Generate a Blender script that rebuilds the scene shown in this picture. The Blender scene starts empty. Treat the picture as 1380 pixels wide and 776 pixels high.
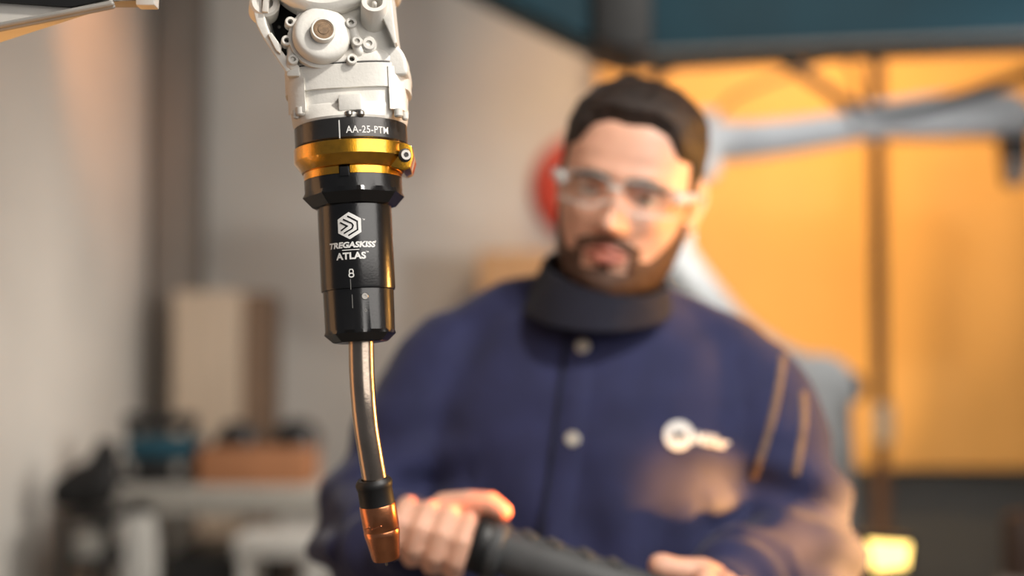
import bpy, bmesh, math, random
from mathutils import Vector, Matrix, noise
from mathutils.bvhtree import BVHTree

R = math.radians
PI = math.pi
random.seed(7)
scene = bpy.context.scene
C = scene.collection

# ------------------------------------------------------------------ camera
F = 1917.0                      # focal length in px of the 1380 px wide frame
CAM = Vector((0.0, 0.0, 1.42))
PITCH = R(2.75)
cam_d = bpy.data.cameras.new('camera')
cam_d.sensor_width = 36.0
cam_d.lens = 36.0 * F / 1380.0
cam_d.clip_start = 0.05
cam_d.dof.use_dof = True
cam_d.dof.focus_distance = 1.03
cam_d.dof.aperture_fstop = 2.0
cam = bpy.data.objects.new('camera', cam_d)
C.objects.link(cam)
cam.location = CAM
cam.rotation_euler = (R(90) + PITCH, 0, 0)
scene.camera = cam

# ------------------------------------------------------------------ world, exposure
w = bpy.data.worlds.new('world')
scene.world = w
w.use_nodes = True
w.node_tree.nodes['Background'].inputs[0].default_value = (0.90, 0.93, 1.0, 1)
w.node_tree.nodes['Background'].inputs[1].default_value = 0.12
scene.view_settings.view_transform = 'Standard'
scene.view_settings.look = 'None'
scene.view_settings.gamma = 1.0
scene.view_settings.exposure = 0.0

# ------------------------------------------------------------------ lights
ORANGE = (1.0, 0.46, 0.10)


def aim(o, target):
    d = Vector(target) - o.location
    o.rotation_euler = d.to_track_quat('-Z', 'Y').to_euler()


def area(name, loc, target, sx, sy, power, col=(1, 1, 1), spread=180):
    d = bpy.data.lights.new(name, 'AREA')
    d.shape = 'RECTANGLE'
    d.size, d.size_y = sx, sy
    d.energy = power
    d.color = col
    d.spread = R(spread)
    o = bpy.data.objects.new(name, d)
    C.objects.link(o)
    o.location = loc
    aim(o, target)
    return o


def spot(name, loc, target, power, angle, blend, col=ORANGE, radius=0.06):
    d = bpy.data.lights.new(name, 'SPOT')
    d.energy = power
    d.color = col
    d.spot_size = R(angle)
    d.spot_blend = blend
    d.shadow_soft_size = radius
    o = bpy.data.objects.new(name, d)
    C.objects.link(o)
    o.location = loc
    aim(o, target)
    return o


area('key_softbox_light', (1.02, 0.02, 2.12), (-0.05, 1.15, 1.55), 1.9, 1.25, 24, (1.0, 0.95, 0.89))
area('key_lamp_light', (1.05, 0.20, 3.05), (0.0, 1.30, 1.55), 0.16, 0.16, 46, (1.0, 0.95, 0.88))
area('left_strip_light', (-1.08, 1.12, 1.42), (0.2, 1.10, 1.42), 0.45, 1.5, 2.6, (1.0, 0.52, 0.22))
area('ceiling_fill_light', (-0.5, 3.9, 3.2), (-0.5, 4.2, 0.6), 1.0, 0.8, 5, (1.0, 0.92, 0.87))
area('left_wall_light', (0.7, 3.5, 1.9), (-1.33, 4.3, 1.2), 0.6, 0.5, 5, (1.0, 0.94, 0.86), 70)
area('robot_fill_light', (0.9, 3.45, 3.15), (0.75, 4.0, 2.0), 0.8, 0.25, 6, (0.95, 0.97, 1.0), 110)  # added fill from above, brightens the rear robot arm
area('wall_wash_top_light', (1.28, 4.60, 3.2), (1.25, 5.4, 1.75), 1.2, 0.25, 12.5, (1.0, 0.66, 0.32), 95)
spot('wall_wash_low_light', (0.95, 4.45, 0.35), (1.05, 5.4, 1.75), 62, 66, 0.9, (1.0, 0.70, 0.36))
area('robot_front_fill_light', (1.9, 2.5, 1.75), (0.7, 4.0, 1.95), 0.4, 0.4, 2.2, (0.97, 0.98, 1.0), 45)  # added fill for the front of the rear robot
spot('wall_middle_wash_light', (0.35, 4.35, 3.1), (0.33, 5.5, 2.35), 26, 62, 1.0, (1.0, 0.50, 0.18))
spot('wall_left_wash_light', (-0.5, 3.9, 2.9), (-1.36, 4.62, 2.4), 45, 50, 1.0, (1.0, 0.42, 0.16))
spot('side_worklight', (1.35, 1.78, 1.42), (0.2, 1.62, 1.42), 110, 46, 0.5, ORANGE)
spot('added_chest_light', (0.74, 1.22, 1.12), (0.238, 1.58, 1.262), 260, 8.5, 0.7, (1.0, 0.42, 0.06), 0.03)  # added narrow spot, makes the orange patch on the chest
spot('added_sleeve_light', (1.25, 1.62, 1.2), (0.385, 1.64, 1.20), 420, 11, 0.6, ORANGE, 0.03)  # added narrow spot, only for the orange on the lower sleeve
spot('added_thumb_light', (0.75, 1.15, 1.30), (-0.018, 1.41, 1.277), 320, 2.6, 0.5, (1.0, 0.20, 0.03), 0.01)  # added pencil beam that reddens the thumb tip
spot('underside_light', (-0.80, 0.95, 0.9), (-0.42, 1.02, 1.66), 30, 32, 0.8)


# ------------------------------------------------------------------ helpers
def at(px, py, Y):
    u, v = (px - 690.0) / F, (388.0 - py) / F
    dy = math.cos(PITCH) - v * math.sin(PITCH)
    dz = math.sin(PITCH) + v * math.cos(PITCH)
    t = Y / dy
    return CAM + Vector((u * t, Y, dz * t))


def ray(px, py):
    return (at(px, py, 1.0) - CAM).normalized()


def lin(c):
    def f(x):
        x /= 255.0
        return x / 12.92 if x <= 0.04045 else ((x + 0.055) / 1.055) ** 2.4
    return (f(c[0]), f(c[1]), f(c[2]), 1)


MATS = {}


def mat(name, col, rough=0.5, metal=0.0, var=0.06, scale=30.0, bump=0.0, bscale=200.0,
        coat=0.0, sheen=0.0, emit=0.0, spec=0.5, trans=0.0, alpha=1.0, sss=0.0, aniso=None, stretch=None):
    if name in MATS:
        return MATS[name]
    m = bpy.data.materials.new(name)
    m.use_nodes = True
    nt = m.node_tree
    b = nt.nodes['Principled BSDF']
    c = lin(col)
    tc = nt.nodes.new('ShaderNodeTexCoord')
    mp = nt.nodes.new('ShaderNodeMapping')
    if stretch:
        mp.inputs['Scale'].default_value = stretch
    nt.links.new(tc.outputs['Object'], mp.inputs[0])
    nz = nt.nodes.new('ShaderNodeTexNoise')
    nz.inputs['Scale'].default_value = scale
    nz.inputs['Detail'].default_value = 4
    nt.links.new(mp.outputs[0], nz.inputs['Vector'])
    rp = nt.nodes.new('ShaderNodeValToRGB')
    lo, hi = 1 - var * 2, 1 + var * 2
    rp.color_ramp.elements[0].position = 0.3
    rp.color_ramp.elements[1].position = 0.7
    rp.color_ramp.elements[0].color = (c[0] * lo, c[1] * lo, c[2] * lo, 1)
    rp.color_ramp.elements[1].color = (min(1, c[0] * hi), min(1, c[1] * hi), min(1, c[2] * hi), 1)
    nt.links.new(nz.outputs['Fac'], rp.inputs[0])
    nt.links.new(rp.outputs[0], b.inputs['Base Color'])
    b.inputs['Roughness'].default_value = rough
    b.inputs['Metallic'].default_value = metal
    b.inputs['Specular IOR Level'].default_value = spec
    b.inputs['Coat Weight'].default_value = coat
    b.inputs['Sheen Weight'].default_value = sheen
    b.inputs['Sheen Roughness'].default_value = 0.4
    b.inputs['Transmission Weight'].default_value = trans
    b.inputs['Alpha'].default_value = alpha
    if sss:
        b.inputs['Subsurface Weight'].default_value = sss
        b.inputs['Subsurface Radius'].default_value = (1.0, 0.35, 0.2)
        b.inputs['Subsurface Scale'].default_value = 0.006
    if emit:
        b.inputs['Emission Color'].default_value = c
        b.inputs['Emission Strength'].default_value = emit
    if bump:
        n2 = nt.nodes.new('ShaderNodeTexNoise')
        n2.inputs['Scale'].default_value = bscale
        n2.inputs['Detail'].default_value = 3
        nt.links.new(mp.outputs[0], n2.inputs['Vector'])
        bp = nt.nodes.new('ShaderNodeBump')
        bp.inputs['Strength'].default_value = bump
        bp.inputs['Distance'].default_value = 0.002
        nt.links.new(n2.outputs['Fac'], bp.inputs['Height'])
        nt.links.new(bp.outputs[0], b.inputs['Normal'])
    MATS[name] = m
    return m


M_WALL = mat('wall_paint', (205, 200, 192), 0.8, var=0.03, scale=3, bump=0.15, bscale=60)
M_CEIL = mat('ceiling_paint', (150, 146, 140), 0.9, var=0.04, scale=3)
M_FLOOR = mat('concrete', (105, 102, 98), 0.7, var=0.12, scale=4, bump=0.2, bscale=30)
M_DADO = mat('dado_grey', (88, 88, 86), 0.7, var=0.05, scale=6)
M_CORNER = mat('corner_grey', (122, 114, 106), 0.7, var=0.05)
M_WHITE = mat('robot_white_paint', (226, 222, 214), 0.42, var=0.03, scale=18, bump=0.12, bscale=420)
M_WHITE2 = mat('bolt_white_paint', (214, 210, 202), 0.4, var=0.06, scale=60)
M_DARKHOLE = mat('dark_socket', (42, 38, 34), 0.6)
M_CAVITY = mat('black_cast_inside', (22, 20, 19), 0.7)
M_PLUG = mat('tan_rubber_plug', (128, 102, 74), 0.6, var=0.15, scale=400)
M_BLACK = mat('black_anodised', (20, 19, 19), 0.22, 0.0, var=0.12, scale=60, bump=0.04, bscale=700, spec=0.8)
M_RING = mat('dark_anodised_ring', (88, 86, 84), 0.24, 0.75, var=0.1, scale=40, bump=0.05, bscale=500, spec=0.7)
M_GOLD = mat('gold_anodised', (240, 174, 48), 0.27, 1.0, var=0.06, scale=200, bump=0.10, bscale=1500, coat=1.0)
M_STEEL = mat('steel_neck', (176, 160, 145), 0.24, 1.0, var=0.06, scale=40, bump=0.05, bscale=300)
M_CHROME = mat('bolt_steel', (150, 147, 142), 0.38, 1.0)
M_RUBBER = mat('black_rubber', (22, 21, 21), 0.5)
M_COPPER = mat('copper_nozzle', (224, 146, 102), 0.27, 1.0, var=0.12, scale=50, bump=0.05, bscale=300)
M_PRINT = mat('white_print', (232, 230, 226), 0.6, var=0.02)
M_TEAL = mat('teal_paint', (4, 64, 80), 0.65, var=0.08, scale=5)
M_BLACKM = mat('black_paint', (22, 22, 22), 0.5)
M_GREYR = mat('grey_robot_paint', (165, 166, 166), 0.45, var=0.04, scale=10)
M_LIGHTR = mat('light_robot_paint', (168, 170, 170), 0.45, var=0.04, scale=10)
M_POST = mat('brown_post', (70, 46, 30), 0.55, var=0.1, scale=8)
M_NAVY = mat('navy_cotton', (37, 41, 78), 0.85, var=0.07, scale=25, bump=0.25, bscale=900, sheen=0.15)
M_NAVYC = mat('navy_collar_shaded', (18, 19, 36), 0.88, var=0.07, scale=25, bump=0.25, bscale=900, sheen=0.05)  # darker copy of the jacket navy, chin shade put into the colour
M_FOLDLIT = mat('fold_light_tan', (128, 104, 84), 0.85, var=0.1, scale=80)  # tan stands for orange light caught on sleeve folds
M_SNAP = mat('snap_metal', (214, 208, 196), 0.35, 0.4)
M_SKIN = mat('skin', (226, 174, 148), 0.48, var=0.05, scale=35, sss=0.12, bump=0.1, bscale=600)
M_LIP = mat('lip_skin', (186, 112, 96), 0.42)
M_HAIR = mat('dark_brown_hair', (40, 27, 20), 0.58, var=0.35, scale=60, bump=0.8, bscale=260, stretch=(3, 1, 1))
M_BEARD = mat('dark_brown_beard', (62, 40, 27), 0.65, var=0.4, scale=180, bump=0.8, bscale=500, alpha=0.72)
M_EYE = mat('eye_white', (225, 218, 210), 0.2)
M_IRIS = mat('iris_brown', (50, 32, 22), 0.15)
M_LENS = mat('clear_polycarbonate', (250, 250, 250), 0.04, var=0.0, trans=1.0, alpha=0.2)
M_FRAME = mat('clear_plastic_frame', (226, 226, 222), 0.2, var=0.02, alpha=0.6)
M_TROUSER = mat('dark_denim', (40, 44, 62), 0.9, var=0.08, scale=60)
M_BOOT = mat('black_boot_leather', (30, 26, 24), 0.5)
M_TOOL = mat('dark_grey_plastic', (74, 75, 76), 0.5, var=0.05, scale=60)
M_BENCH = mat('bench_light_grey', (168, 164, 156), 0.6, var=0.04, scale=8)
M_BWHITE = mat('bench_white', (206, 203, 196), 0.55, var=0.03, scale=8)
M_CARD = mat('cardboard', (152, 102, 68), 0.85, var=0.05, scale=20)
M_PLY = mat('tan_board', (192, 172, 150), 0.8, var=0.05, scale=6, stretch=(6, 6, 0.6))
M_PLYD = mat('brown_board_edge', (122, 98, 78), 0.8, var=0.05, scale=6)
M_TAN2 = mat('pale_orange_carton', (205, 158, 112), 0.85, var=0.04, scale=10)
M_FABRIC = mat('black_fabric', (26, 25, 25), 0.85, var=0.2, scale=30, bump=0.5, bscale=120)
M_BLKPL = mat('black_plastic', (24, 24, 25), 0.45)
M_RED = mat('red_enamel', (186, 62, 44), 0.45, var=0.04)
M_BRACK = mat('bracket_grey', (150, 146, 140), 0.4, var=0.04)
M_UNDER = mat('bracket_pale', (205, 200, 192), 0.5, var=0.03)
M_LAMP = mat('lamp_lens', (255, 214, 120), 0.4, var=0.0, emit=3.2)
M_AMBER = mat('amber_vinyl', (244, 186, 104), 0.55, var=0.03, scale=2)
M_CYL = mat('grey_cylinder_paint', (150, 140, 130), 0.4, var=0.06)
M_CYLD = mat('brown_cap', (66, 46, 34), 0.5)


def finish(bm, me, smooth=True, angle=32):
    bmesh.ops.recalc_face_normals(bm, faces=bm.faces)
    bm.to_mesh(me)
    bm.free()
    if smooth:
        for p in me.polygons:
            p.use_smooth = True
        if angle:
            me.set_sharp_from_angle(angle=R(angle))


def obj(name, bm, m, parent=None, label=None, smooth=True, angle=32):
    me = bpy.data.meshes.new(name)
    finish(bm, me, smooth, angle)
    me.materials.append(m)
    o = bpy.data.objects.new(name, me)
    C.objects.link(o)
    if parent is not None:
        o.parent = parent
    if label:
        o['label'] = label
    return o


def tag(o, label, cat, group=None):
    o['label'] = label
    o['category'] = cat
    if group:
        o['group'] = group
    return o


def thing(name, label, cat, mtx=None, group=None):
    o = bpy.data.objects.new(name, None)
    o.empty_display_size = 0.05
    C.objects.link(o)
    if mtx is not None:
        o.matrix_world = mtx if isinstance(mtx, Matrix) else Matrix.Translation(mtx)
    return tag(o, label, cat, group)


def struct(name, bm, m, parent=None):
    o = obj(name, bm, m, parent)
    if parent is None:
        o['kind'] = 'structure'
    return o


def NB():
    return bmesh.new()


def add_box(bm, c, s, bev=0.0, rot=None, seg=2):
    r = bmesh.ops.create_cube(bm, size=1.0)
    vs = r['verts']
    bmesh.ops.scale(bm, vec=Vector(s), verts=vs)
    if bev > 0:
        es = list({e for v in vs for e in v.link_edges})
        rb = bmesh.ops.bevel(bm, geom=es, offset=bev, segments=seg, affect='EDGES', profile=0.6)
        vs = list({v for f in rb['faces'] for v in f.verts} | {v for v in vs if v.is_valid})
    if rot is not None:
        bmesh.ops.transform(bm, matrix=rot.to_4x4(), verts=vs)
    bmesh.ops.translate(bm, vec=Vector(c), verts=vs)
    return bm


def box(c, s, bev=0.0, rot=None):
    return add_box(NB(), c, s, bev, rot)


def span(a, b, bev=0.0, bm=None):
    a, b = Vector(a), Vector(b)
    return add_box(bm or NB(), (a + b) / 2, [abs(b[i] - a[i]) for i in range(3)], bev)


def add_lathe(bm, prof, seg=64, mtx=None, rfun=None):
    """prof: [(r, z)], closes onto the axis where r == 0.  rfun(i, theta) scales a ring's radius."""
    rings = []
    for i, (r, z) in enumerate(prof):
        if r < 1e-7:
            rings.append([bm.verts.new((0, 0, z))])
        else:
            ring = []
            for k in range(seg):
                t = 2 * PI * k / seg
                rr = r * (rfun(i, t) if rfun else 1.0)
                ring.append(bm.verts.new((rr * math.sin(t), -rr * math.cos(t), z)))
            rings.append(ring)
    for a, b in zip(rings, rings[1:]):
        if len(a) == 1 and len(b) == 1:
            continue
        for k in range(seg):
            j = (k + 1) % seg
            if len(a) == 1:
                bm.faces.new((a[0], b[k], b[j]))
            elif len(b) == 1:
                bm.faces.new((a[k], b[0], a[j]))
            else:
                bm.faces.new((a[k], b[k], b[j], a[j]))
    if mtx is not None:
        vs = [v for r in rings for v in r]
        bmesh.ops.transform(bm, matrix=mtx, verts=vs)
    return bm


def lathe(prof, seg=64, mtx=None, rfun=None):
    return add_lathe(NB(), prof, seg, mtx, rfun)


def axis_mtx(p, d):
    """matrix at p whose +Z is d"""
    d = Vector(d).normalized()
    return Matrix.Translation(Vector(p)) @ d.to_track_quat('Z', 'Y').to_matrix().to_4x4()


def cyl(bm, p0, p1, r0, r1=None, seg=32, bev=0.0):
    p0, p1 = Vector(p0), Vector(p1)
    r1 = r0 if r1 is None else r1
    L = (p1 - p0).length
    if bev:
        prof = [(0, 0), (r0 - bev, 0), (r0 - bev * .3, bev * .3), (r0, bev), (r1, L - bev), (r1 - bev * .3, L - bev * .3), (r1 - bev, L), (0, L)]
    else:
        prof = [(0, 0), (r0, 0), (r1, L), (0, L)]
    return add_lathe(bm, prof, seg, axis_mtx(p0, p1 - p0))


def catmull(pts, n=8):
    P = [Vector(p) for p in pts]
    P = [P[0] * 2 - P[1]] + P + [P[-1] * 2 - P[-2]]
    out = []
    for i in range(1, len(P) - 2):
        for k in range(n):
            t = k / n
            a, b, c, d = P[i - 1], P[i], P[i + 1], P[i + 2]
            out.append(0.5 * ((2 * b) + (c - a) * t + (2 * a - 5 * b + 4 * c - d) * t * t + (3 * b - a - 3 * c + d) * t ** 3))
    out.append(P[-2])
    return out


def lerp_list(vals, n=8):
    out = []
    for a, b in zip(vals, vals[1:]):
        for k in range(n):
            out.append(a + (b - a) * k / n)
    out.append(vals[-1])
    return out


def tube(bm, pts, radii, seg=16, round_caps=True):
    pts = [Vector(p) for p in pts]
    if not hasattr(radii, '__len__'):
        radii = [radii] * len(pts)
    P, Q = list(pts), list(radii)
    T = [(P[min(i + 1, len(P) - 1)] - P[max(i - 1, 0)]).normalized() for i in range(len(P))]
    ex = []
    if round_caps:
        for a in (80, 60, 35):
            ex.append((P[0] - T[0] * Q[0] * math.sin(R(a)), Q[0] * math.cos(R(a)), T[0]))
    ex += list(zip(P, Q, T))
    if round_caps:
        for a in (35, 60, 80):
            ex.append((P[-1] + T[-1] * Q[-1] * math.sin(R(a)), Q[-1] * math.cos(R(a)), T[-1]))
    n = T[0].orthogonal().normalized()
    rings = []
    for p, r, t in ex:
        n = (n - t * n.dot(t)).normalized()
        b = t.cross(n)
        rings.append([bm.verts.new(p + (n * math.cos(2 * PI * k / seg) + b * math.sin(2 * PI * k / seg)) * r) for k in range(seg)])
    for a, b in zip(rings, rings[1:]):
        for k in range(seg):
            j = (k + 1) % seg
            bm.faces.new((a[k], a[j], b[j], b[k]))
    bm.faces.new(list(reversed(rings[0])))
    bm.faces.new(rings[-1])
    return bm


def ball(bm, c, r, seg=24, mtx=None):
    vs = bmesh.ops.create_uvsphere(bm, u_segments=seg, v_segments=seg // 2 + 2, radius=1.0)['verts']
    if not hasattr(r, '__len__'):
        r = (r, r, r)
    bmesh.ops.scale(bm, vec=Vector(r), verts=vs)
    if mtx is not None:
        bmesh.ops.transform(bm, matrix=mtx, verts=vs)
    bmesh.ops.translate(bm, vec=Vector(c), verts=vs)
    return bm


def prism(bm, pts, y0, y1, bev=0.0):
    """polygon in (x, z) extruded along y"""
    vs0 = [bm.verts.new((p[0], y0, p[1])) for p in pts]
    vs1 = [bm.verts.new((p[0], y1, p[1])) for p in pts]
    n = len(pts)
    f = [bm.faces.new(vs0), bm.faces.new(list(reversed(vs1)))]
    for k in range(n):
        j = (k + 1) % n
        f.append(bm.faces.new((vs0[j], vs0[k], vs1[k], vs1[j])))
    bmesh.ops.recalc_face_normals(bm, faces=f)
    if bev:
        bmesh.ops.bevel(bm, geom=list({e for x in f for e in x.edges}), offset=bev, segments=3, affect='EDGES', profile=0.55)
    return bm


def bake(o):
    dg = bpy.context.evaluated_depsgraph_get()
    me = bpy.data.meshes.new_from_object(o.evaluated_get(dg), depsgraph=dg)
    mats = list(o.data.materials)
    o.modifiers.clear()
    o.data = me
    if not me.materials:
        for m in mats:
            me.materials.append(m)
    return o


def voxel(o, size, smooth=4, factor=0.5):
    md = o.modifiers.new('remesh', 'REMESH')
    md.mode = 'VOXEL'
    md.voxel_size = size
    md.use_smooth_shade = True
    if smooth:
        sm = o.modifiers.new('smooth', 'SMOOTH')
        sm.factor = factor
        sm.iterations = smooth
    bake(o)
    for p in o.data.polygons:
        p.use_smooth = True
    return o


def text_mesh(body, height, shear=0.0, bold=0.0, spacing=1.0):
    cu = bpy.data.curves.new('t', 'FONT')
    cu.body = body
    cu.size = 1.0
    cu.shear = shear
    cu.offset = bold
    cu.space_character = spacing
    cu.resolution_u = 3
    o = bpy.data.objects.new('t', cu)
    C.objects.link(o)
    dg = bpy.context.evaluated_depsgraph_get()
    me = bpy.data.meshes.new_from_object(o.evaluated_get(dg))
    C.objects.unlink(o)
    bpy.data.objects.remove(o)
    xs = [v.co.x for v in me.vertices]
    ys = [v.co.y for v in me.vertices]
    cx, cy, h = (min(xs) + max(xs)) / 2, (min(ys) + max(ys)) / 2, max(ys) - min(ys)
    k = height / h
    V = [((v.co.x - cx) * k, (v.co.y - cy) * k) for v in me.vertices]
    Fc = [tuple(p.vertices) for p in me.polygons]
    bpy.data.meshes.remove(me)
    return V, Fc


# ------------------------------------------------------------------ the room
XL, XR, YB, YN, ZC = -1.36, 3.2, 5.5, -1.6, 3.3
struct('floor', span((XL - .1, YN, -.1), (XR + .1, YB + .1, 0)), M_FLOOR)
struct('ceiling', span((XL - .1, YN, ZC), (XR + .1, YB + .1, ZC + .1)), M_CEIL)
struct('wall_back', span((XL - .1, YB, 0), (XR + .1, YB + .1, ZC)), M_WALL)
struct('wall_left', span((XL - .1, 1.5, 0), (XL, YB, ZC)), M_WALL)
struct('wall_right', span((XR, 1.5, 0), (XR + .1, YB, ZC)), M_WALL)
struct('trim_1', span((0.9, YB - .03, 0), (XR, YB, 0.98), .006), M_DADO)
struct('trim_2', span((at(208, 0, 5.25).x, 5.25, 0), (at(262, 0, 5.25).x, YB, ZC), .01), M_CORNER)  # darker upright box in the back left corner
struct('baseboard_back', span((-1.1, YB - .02, 0), (.9, YB, .1), .004), M_DADO)


# ------------------------------------------------------------------ foreground: torch frame
YT = 1.065
S = F / YT
PA = at(473, 180, YT)
PB = at(486, 462, YT - 0.007)
zl = (PA - PB).normalized()
yl = (Vector((0, 1, 0)) - zl * zl.y).normalized()
xl = yl.cross(zl)
TM = Matrix(((xl.x, yl.x, zl.x, PA.x), (xl.y, yl.y, zl.y, PA.y), (xl.z, yl.z, zl.z, PA.z), (0, 0, 0, 1)))
TI = TM.inverted()


def Z(py):
    return (180.0 - py) / S


def Lp(px, py, y=0.0):
    """local point seen at a pixel, at local depth y"""
    o = TI @ CAM
    d = TI.to_3x3() @ ray(px, py)
    t = (y - o.y) / d.y
    return o + d * t


def on_cyl(px, py, r):
    o = TI @ CAM
    d = TI.to_3x3() @ ray(px, py)
    a = d.x ** 2 + d.y ** 2
    b = 2 * (o.x * d.x + o.y * d.y)
    c = o.x ** 2 + o.y ** 2 - r * r
    t = (-b - math.sqrt(max(0, b * b - 4 * a * c))) / (2 * a)
    p = o + d * t
    return math.atan2(p.x, -p.y), p.z


def wrap(V, Fc, th, z, r, lift=0.00012, slope=0.0):
    bm = NB()
    vs = []
    for x, y in V:
        t = th + x / r
        rr = r + lift
        vs.append(bm.verts.new((rr * math.sin(t), -rr * math.cos(t), z + y + slope * x)))
    for f in Fc:
        try:
            bm.faces.new([vs[i] for i in f])
        except ValueError:
            pass
    return bm


def polystrip(path, width, n=6):
    """flat stroke along a 2D path, subdivided"""
    V, Fc = [], []
    pts = []
    P = [Vector((p[0], p[1])) for p in path]
    L, Rr = [], []
    for i, p in enumerate(P):
        a = (P[i] - P[i - 1]).normalized() if i else (P[1] - P[0]).normalized()
        b = (P[i + 1] - P[i]).normalized() if i < len(P) - 1 else a
        na, nb = Vector((-a.y, a.x)), Vector((-b.y, b.x))
        m = (na + nb).normalized()
        k = width / 2 / max(.3, m.dot(na))
        L.append(p + m * k)
        Rr.append(p - m * k)
    for i in range(len(P) - 1):
        for k in range(n + 1):
            t = k / n
            V.append(tuple(L[i].lerp(L[i + 1], t)))
            V.append(tuple(Rr[i].lerp(Rr[i + 1], t)))
            j = len(V) - 2
            if k:
                Fc.append((j - 2, j - 1, j + 1, j))
    return V, Fc


def px(n):
    return n / S


# ---- the robot arm that carries the torch
arm = thing('robot_arm', 'white painted robot wrist and arm hanging down, nearest the camera', 'robot arm', TM)


def superr(ax, ay, e=3.2):
    def f(i, t):
        c, s = abs(math.cos(t)), abs(math.sin(t))
        return 1.0 / ((s / ax) ** e + (c / ay) ** e) ** (1 / e)
    return f


# flange: squarish drum narrowing to the round mounting ring
fl = NB()
rows = [(99, 1.0), (131, 1.0), (132, .945), (150, .93), (153, .945), (170, .93), (174, .90), (176, 0.0)]
W0, D0 = px(84), px(64)


def flange_r(i, t):
    k = min(1.0, max(0.0, (rows[i][0] - 148) / 24.0))
    a = superr(1.0, D0 / W0)(i, t)
    return a * (1 - k) + 0.985 * k


add_lathe(fl, [(0, Z(99))] + [(W0 * k, Z(y)) for y, k in rows[:-1]] + [(0, Z(175))], 72,
          rfun=lambda i, t: flange_r(min(max(i - 1, 0), 6), t))
obj('wrist_flange', fl, M_WHITE, arm)


def flange_y(x, k=1.0):
    a, e = W0 * k, 3.2
    u = min(.999, abs(x) / a)
    return -D0 * k * (1 - u ** e) ** (1 / e)


obj('housing_skirt', lathe([(0, Z(97.4)), (W0 * .975, Z(97.4)), (W0 * .988, Z(96)), (W0 * .985, Z(90)), (W0 * .96, Z(84)), (W0 * .90, Z(78)), (W0 * .80, Z(74)), (0, Z(73))], 96, rfun=lambda i, t: superr(1.0, D0 / W0)(i, t)), M_WHITE, arm)
obj('seam', lathe([(0, Z(97.2))] + [(W0 * .985, Z(97.2)), (W0 * .985, Z(99.2)), (0, Z(99.2))], 72, rfun=lambda i, t: superr(1.0, D0 / W0)(i, t)), M_CAVITY, arm, 'thin dark seam')


# raised pads at both sides of the flange, the tab at its front and the shadow-gap seam
for (x0, x1, y0, y1) in ((393, 418, 104, 148), (529, 549, 94, 150)):
    a, b = (x0 - 470) / S, (x1 - 470) / S
    pts, n = [], 8
    bm = NB()
    grid = []
    for k in range(n + 1):
        x = a + (b - a) * k / n
        yf = flange_y(x) - px(2.0)
        grid.append([bm.verts.new((x, yf, Z(y0 + 10))), bm.verts.new((x, yf, Z(y1 + 12))),
                     bm.verts.new((x, yf + px(14), Z(y1 + 8))), bm.verts.new((x, yf + px(14), Z(y0 + 10)))])
    for g, h in zip(grid, grid[1:]):
        for q in range(4):
            r_ = (q + 1) % 4
            bm.faces.new((g[q], g[r_], h[r_], h[q]))
    bm.faces.new(grid[0])
    bm.faces.new(list(reversed(grid[-1])))
    obj('flange_pad', bm, M_WHITE, arm)
tab = box(((478 - 470) / S, -px(63), Z(153)), (px(30), px(20), px(22)), px(2.5))
obj('cable_tab', tab, M_WHITE, arm)
obj('tab_recess', box(((479 - 470) / S, -px(62), Z(169)), (px(32), px(20), px(9)), px(1)), M_CAVITY, arm, 'dark recess under the tab')


def screw(parent, p, d, r, h, hexr, m=None, name='bolt'):
    """socket-head cap screw with a real recess"""
    pr = [(0, -h), (r, -h), (r, -r * .15), (r * .85, 0), (hexr, 0), (hexr, -h * .6), (0, -h * .6)]
    o = obj(name, lathe(pr, 20, axis_mtx(p, d)), m or M_WHITE2, parent)
    s_ = obj('hex_socket', lathe([(0, -h * .58), (hexr * .98, -h * .58), (hexr * .98, -h * .40), (0, -h * .40)], 6, axis_mtx(p, d)), M_DARKHOLE, o)
    return o


for x, y, rr in ((405, 151, 6.0), (399, 155, 4.5), (537, 153, 6), (546, 157, 4.5)):
    xx = (x - 470) / S
    p = Lp(x, y, flange_y(xx) - px(1))
    bm = lathe([(0, px(6)), (px(rr), px(6)), (px(rr), -px(3)), (px(rr * .7), -px(5)), (0, -px(5.5))], 18, Matrix.Translation(p))
    obj('bolt', bm, M_WHITE2, arm)
for x in (470, 486):
    p = Lp(x, 154.5, -px(73))
    obj('bolt', lathe([(0, px(4)), (px(5), px(4)), (px(5.5), 0), (px(3), -px(3)), (0, -px(3.5))], 16, Matrix.Translation(p)), M_CHROME, arm)


# housing above the flange (front faces a few px in front of the axis)
YF = -px(60)


def LX(pts, y):
    return [(Lp(a, b, y).x, Lp(a, b, y).z) for a, b in pts]


hs = [(402, 101), (549, 101), (549, 92), (547, 78), (543, 69), (536, 61), (532, 50), (528, 26), (524, -10), (522, -60),
      (396, -60), (394, -5), (400, 20), (386, 45), (385, 70)]
YH = -px(54)
obj('wrist_housing', prism(NB(), LX(hs, YH), YH, px(36), px(5)), M_WHITE, arm)
# lower left gusset that closes onto the flange
gs = [(386, 103), (386, 95), (376, 78), (388, 74), (404, 90), (404, 103)]
obj('lower_gusset', prism(NB(), LX(gs, YF), YF - px(2), px(40), px(2.5)), M_WHITE, arm)
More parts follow.
